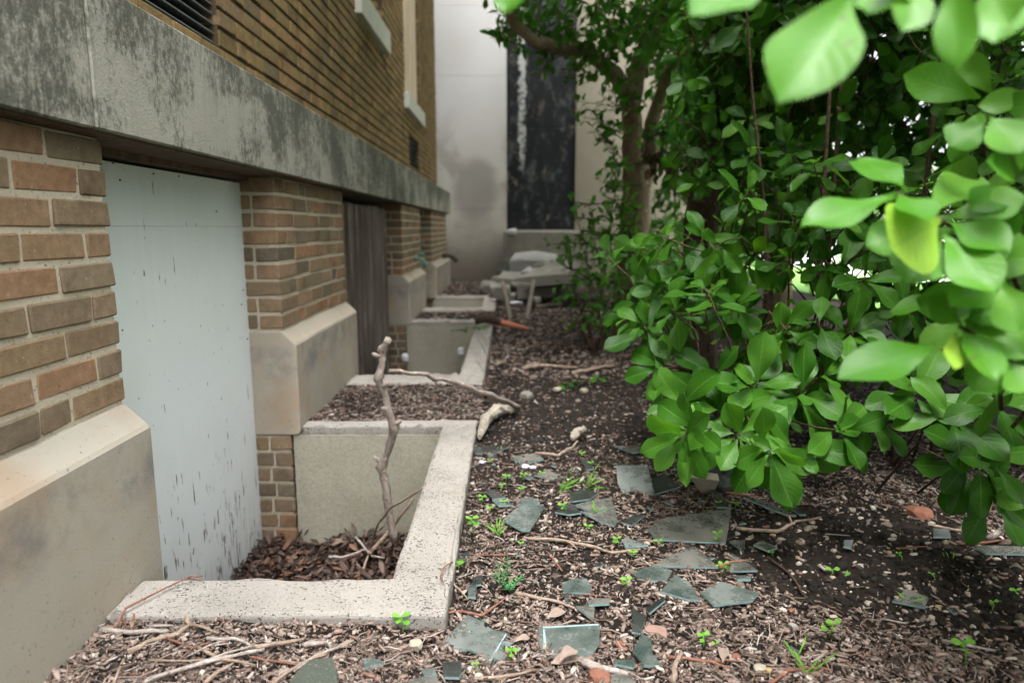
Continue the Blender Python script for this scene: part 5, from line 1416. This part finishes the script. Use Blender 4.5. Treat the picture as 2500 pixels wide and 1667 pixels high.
for (x, y, x2, y2, r, lab) in [(1615,1260,1760,1235,.017,'pale split stick on the dark soil by the middle well'),(1700,835,1880,815,.02,'pale branch on the ground right of the stakes'),(1640,1240,1990,1250,.012,'grey stick right of the pale split stick'),(1430,1235,1500,1205,.012,'short pale stick beside the middle kerb'),(1950,1290,2235,1235,.014,'tan stick at the shrub edge right of the middle kerb')]:
    stick3([at_z(*c5(x, y), .02), at_z(*c5((x+x2)/2, (y+y2)/2 - 4), .03), at_z(*c5(x2, y2), .02)], r, r * .6, 'twig_tan', lab)
for i, (x, y, s, m) in enumerate([(1300,1440,.04,'white'),(1640,1445,.05,'slab'),(2000,920,.05,'tan'),(1940,960,.035,'tan'),(2050,870,.04,'tan'),(1495,1105,.03,'slab'),(1850,1400,.03,'tan'),(2030,1410,.03,'tan')]):
    p = at_z(*c5(x, y), .01)
    rock('stone', M['white_slab'] if m == 'white' else (M['slab'] if m == 'slab' else M['tan_stone']), p, (s, s * .8, s * .5),
         ['pale stone behind the bleached wood','grey stone right of the bleached wood','upper stone of a trio under the shrub edge','leftmost stone of the trio under the shrub edge','highest small stone at the shrub edge, near the stakes','small grey stone beside the middle kerb','tan stone behind the lowest leaf spray','tan stone right behind the lowest leaf spray'][i], 'stone', 'stones on the soil', seed=i * 3.1, rot=i)
for i, (x, y, s, m, lab) in enumerate([((740),1350,.017,'tan_stone','pale tan stone below the kerb corner')]):
    rock('stone', M[m], at_z(*c6(x, y), .014), (s, s, s * .8), lab, 'stone', 'stones on the soil', seed=5)
for i, (x, y, s, m, lab) in enumerate([(1292,850,.010,'tan_stone','cream pebble on the dark soil right of the dark twig'),(1820,1200,.014,'tan_stone','cream stone in front of the lone grey shard'),(1870,1140,.012,'ochre_stone','ochre stone just right of the lone grey shard'),(2090,985,.018,'ochre_stone','olive stone right above the lone grey shard'),(1980,1300,.013,'tan_stone','tan stone near the pale straight twig'),
        (1025,1245,.014,'grey_stone','grey-tan stone below the dark thin twig'),(835,1485,.014,'tan_stone','pale stone left of the red curved twig'),(885,1500,.012,'ochre_stone','ochre stone left of the red curved twig'),(1100,690,.012,'grey_stone','grey stone under the pale bent stick'),(1410,905,.017,'grey_stone','grey lump on the dark soil'),(1050,845,.009,'ochre_stone','ochre pebble right of the dark twig top'),(2150,1330,.015,'ochre_stone','rusty stone in the lower right corner'),(910,720,.010,'ochre_stone','yellow pebble under the pale bent stick'),(1240,1225,.011,'ochre_stone','ochre pebble right of the dark twig end')]):
    rock('stone', M[m], at_z(*c7(x, y), .008), (s, s * .8, s * .65), lab, 'stone', 'stones on the soil', seed=i * 1.9 + .5, rot=i)
for i, (x, y, s, m, lab) in enumerate([(1755,600,(.05,.04,.03),'red_brick','mossy red brick chunk under the shrub'),(1800,742,(.026,.012,.010),'red_brick','flat reddish chip below the mossy brick chunk'),(40,1365,(.022,.02,.012),'red_brick','red brick chip left of the hook-shaped shard'),(392,1190,(.02,.018,.008),'pink_brick','pink brick chip below the pointed wedge shard'),(1170,1522,(.018,.014,.008),'pink_brick','pink brick chip at the bottom right of centre'),(1015,1160,(.012,.011,.010),'red_brick','small red pebble-like brick chip at the end of the dark twig'),(240,1270,(.03,.026,.012),'pink_brick','large faded brick chip right of the dark greenish shard'),(700,1420,(.012,.010,.008),'red_brick','little orange brick chip above the orange stick')]):
    rock('brick_fragment', M[m], at_z(*c7(x, y), s[2] * .15), s, lab, 'brick fragment', 'brick fragments on the soil', seed=i * 2.7 + .2, rot=i)
rock('brick_fragment', M['red_brick'], at_z(*c6(1795,1530), .012), (.024,.022,.014), 'orange brick chunk at the bottom edge below the rectangular shard', 'brick fragment', 'brick fragments on the soil', seed=8)
# single dry leaves
def dry(x, y, conv, ang, L, lab, z=.014):
    p = np.array([at_z(*conv(x, y), z)]); d = np.array([[math.cos(ang), math.sin(ang), .1]])
    o = leaves_mesh('dry_leaf', p * 0, d, np.array([[.1, -.2, 1.0]]), np.array([L]), np.array([L * .45]), M['dry_leaf'], None, LEAF_HI, np.array([.6]), np.array([.15]))
    o.location = p[0]; tag(o, lab, 'dry leaf', 'single dry leaves')
dry(1560, 1445, c6, .9, .06, 'pale curled dry leaf lying on the rectangular shard', .03)
dry(1500, 1460, c6, .25, .07, 'pale dry leaf half under the rectangular shard')
dry(1480, 1200, c6, .5, .06, 'brownish dry leaf left of the triangular dusty shard')
dry(270, 1370, c6, .3, .05, 'pale dry leaf beside the twigs below the kerb')
dry(620, 1450, c7, 1.2, .055, 'tan dry leaf below the orange stick')
dry(1300, 1330, c6, .4, .04, 'white dry leaf at the right tip of the star-shaped shard')

# ------------------------------------------------------------------ seedlings
def seedling(p, h, n, Lr, label, mat='seedling', wr=.62):
    o = empty('seedling', tuple(p), label, 'seedling', 'small green seedlings')
    p = Vector(p); mb = MB(); top = p + Vector((random.uniform(-.01,.01), random.uniform(-.01,.01), h))
    mb.tube([p - Vector((0,0,.01)), p.lerp(top, .5) + Vector((.003,0,0)), top], [.0014,.0012,.0009], 5)
    mb.build('stem', M['seedling'], o, smooth=True, fix=False)
    B = []; D = []; Nn = []; L = []
    for i in range(n):
        f = 1 - .55 * (i // 2) / max(1, (n // 2)); a = (i % 2) * math.pi + (i // 2) * 1.5 + random.uniform(-.4, .4)
        B.append(np.array(p.lerp(top, f))); D.append(np.array([math.cos(a), math.sin(a), .35])); Nn.append(np.array([-.1, -.5, 1.0])); L.append(random.uniform(*Lr) * .78)
    L = np.array(L)
    leaves_mesh('leaves', np.array(B), np.array(D), np.array(Nn), L, L * wr, M[mat], o, LEAF_MID)
    return o
SL = [(c6,1115,535,.022,4,(.018,.024),'round-leaved seedling nearest the kerb, above the tall one'),(c6,1155,592,.022,4,(.016,.022),'seedling just left of the large grey-green shard'),(c6,1258,560,.02,3,(.016,.02),'seedling on the back left edge of the grey-green shard'),
      (c6,1075,735,.06,8,(.02,.03),'tallest leafy seedling, beside the kerb'),(c6,1225,465,.018,3,(.016,.02),'dark round-leaved seedling behind the nearest round one'),(c6,1252,425,.02,4,(.016,.022),'bright seedling right of the dark round-leaved one'),(c6,1360,425,.024,5,(.016,.022),'bushy little seedling behind the grey-green shard'),
      (c6,1330,495,.018,4,(.014,.02),'seedling right behind the light-rimmed glass strip'),(c6,1448,405,.02,3,(.014,.018),'small seedling on the grey triangular shard'),(c6,1600,605,.03,5,(.016,.024),'upright seedling left of the cracked pane'),(c6,1740,700,.018,4,(.014,.02),'seedling below the front piece of the cracked pane'),
      (c6,1352,778,.016,3,(.012,.016),'tiny seedling above the conifer seedling'),(c6,985,945,.022,4,(.022,.028),'heart-leaved seedling against the kerb, right of its top corner'),(c6,1268,1455,.022,4,(.016,.022),'seedling right of the star-shaped shard tip'),(c6,1085,1508,.008,2,(.010,.014),'tiny sprout below the star-shaped shard'),
      (c6,1165,320,.014,4,(.014,.018),'low seedling by the pale blue scrap'),(c6,1700,270,.016,4,(.016,.02),'seedling in the dark soil behind the blue scraps'),(c6,1748,335,.016,3,(.014,.018),'seedling left behind the leaning pane'),(c6,1215,240,.014,3,(.014,.018),'seedling on the dark straight-edged shard'),
      (c7,22,795,.028,5,(.018,.024),'seedling above the long reddish-tan stick'),(c7,105,850,.018,4,(.014,.02),'seedling below the long reddish-tan stick'),(c7,268,792,.016,3,(.014,.018),'sprout at the end of the long reddish-tan stick'),(c7,600,780,.03,5,(.018,.024),'seedling against the front of the largest dusty shard'),
      (c7,625,960,.03,6,(.018,.026),'yellow-green seedling left of the right-angled shard'),(c7,60,1040,.026,5,(.016,.024),'seedling left of the pointed wedge shard'),(c7,905,842,.012,2,(.014,.018),'sprout at the top of the dark thin twig'),(c7,1220,1330,.034,5,(.02,.028),'lanky seedling in the lower middle mulch'),
      (c7,505,1385,.026,4,(.018,.026),'seedling above the orange stick near the bottom'),(c7,570,1378,.012,2,(.010,.014),'tiny sprout right of the seedling above the orange stick'),(c7,2010,1510,.045,4,(.024,.034),'tall narrow seedling in the lower right corner'),(c7,2300,1115,.02,4,(.014,.02),'seedling at the right edge of the dark soil'),
      (c7,2162,1180,.016,3,(.014,.018),'seedling left below the one at the right edge'),(c7,1650,905,.014,3,(.010,.014),'pale sprout on the bare dark soil'),(c7,1240,955,.012,2,(.024,.03),'single-leaf sprout right of the dark twig'),(c7,1835,1015,.012,3,(.010,.014),'tiny sprout right above the lone grey shard'),
      (c7,690,568,.014,4,(.014,.018),'seedling behind the right corner of the largest dusty shard'),(c7,600,565,.014,3,(.016,.022),'flat green sprout behind the largest dusty shard')]
for (cv, x, y, h, n, Lr, lab) in SL:
    q = at_z(*cv(x, y), 0.0); seedling((q.x, q.y, gz(q.x, q.y) + .004), h, n, Lr, lab)
q = at_y(*c6(668, 1215), 1.392); seedling((q.x, 1.385, q.z - .02), .03, 6, (.022, .03), 'bright heart-leaved seedling growing up the kerb front')
# conifer seedling
q = at_z(*c6(1265, 1040), .01)
o = empty('conifer_seedling', tuple(q), 'feathery conifer seedling right of the kerb', 'seedling')
mb = MB(); B = []; D = []; Nn = []; L = []
for (dx, dy, h) in [(0,0,.085),(-.03,-.01,.05),(.035,0,.035),(.01,-.03,.03),(-.02,.02,.06)]:
    a = Vector(q); b = a + Vector((dx, dy, h)); mb.tube([a, b], [.0016, .0008], 5)
    for k in range(34):
        f = .2 + .8 * k / 34; p = a.lerp(b, f); an = k * 2.4
        B.append(np.array(p)); D.append(np.array([math.cos(an), math.sin(an), .5])); Nn.append(np.array([0, -.3, 1.])); L.append(random.uniform(.010, .016))
mb.build('stem', M['stem'], o, smooth=True, fix=False); L = np.array(L)
leaves_mesh('needles', np.array(B), np.array(D), np.array(Nn), L, L * .16, M['conifer'], o, LEAF_LO)
# grass tufts
for (cv, x, y, n, L0, lean, lab) in [(c6,1560,500,7,.10,(.5,.1),'thin grass tuft with long blades behind the cracked pane'),(c6,1720,480,6,.09,(.6,.1),'grass blades arching over the cracked pane'),(c6,1215,720,7,.05,(.0,.2),'fine grass tuft below the grey-green shard'),(c6,1780,620,5,.04,(-.2,.2),'fine grass on the cracked pane'),(c7,1100,1540,8,.06,(-.2,.3),'grass tuft at the bottom edge'),(c7,1030,1430,2,.05,(-.1,.3),'lone bluish grass blade above the bottom tuft'),(c7,1685,1140,2,.04,(-.2,.2),'grass blade in front of the lone grey shard'),(c7,1320,970,3,.02,(.1,.1),'short grass tuft on the dark soil'),(c7,1910,880,3,.022,(.1,.1),'short grass tuft under the right part of the shrub')]:
    q = at_z(*cv(x, y), 0); q.z = gz(q.x, q.y) + .004
    B = np.repeat(np.array([q]), n, 0) * 0 + rng.normal(0, .004, (n, 3)) * np.array([1, 1, 0]); D = np.stack([rng.normal(lean[0], .35, n), rng.normal(lean[1], .35, n), rng.uniform(.4, .9, n)], -1)
    L = rng.uniform(.7, 1.2, n) * L0
    o = leaves_mesh('grass_tuft', B, D, np.tile([0, -.6, 1.], (n, 1)), L, np.full(n, .0035), M['seedling'], None, LEAF_MID, np.full(n, .3), rng.uniform(.1, .6, n))
    o.location = q; tag(o, lab, 'grass', 'grass tufts on the soil')
# torn green sprig by the middle well, and one on the dark soil
for (cv, x, y, z, n, lab) in [(c5, 1250, 985, KZ + .02, 14, 'torn green sprig lying over the middle well kerb'), (c5, 2010, 1345, .03, 10, 'fallen green sprig on the dark soil under the shrub')]:
    q = np.array(at_z(*cv(x, y), z)); o = empty('leaf_sprig', tuple(q), lab, 'sprig')
    ln_ = np.array([.26, .03, .03]); f = np.linspace(-.5, .5, n); B = q + f[:, None] * ln_; D = np.stack([rng.uniform(.1, .6, n), np.where(np.arange(n) % 2, .8, -.8), rng.uniform(-.1, .3, n)], -1); Nn = rng.normal(0, .3, (n, 3)) + np.array([0, -.3, 1])
    L = rng.uniform(.06, .1, n)
    leaves_mesh('leaves', B, D, Nn, L, L * .4, M['tree_leaf'], o, LEAF_MID)
    mb = MB(); mb.tube([q - ln_ * .6, q, q + ln_ * .52], [.004, .003, .002], 5); mb.build('stem', M['stem'], o, smooth=True, fix=False)
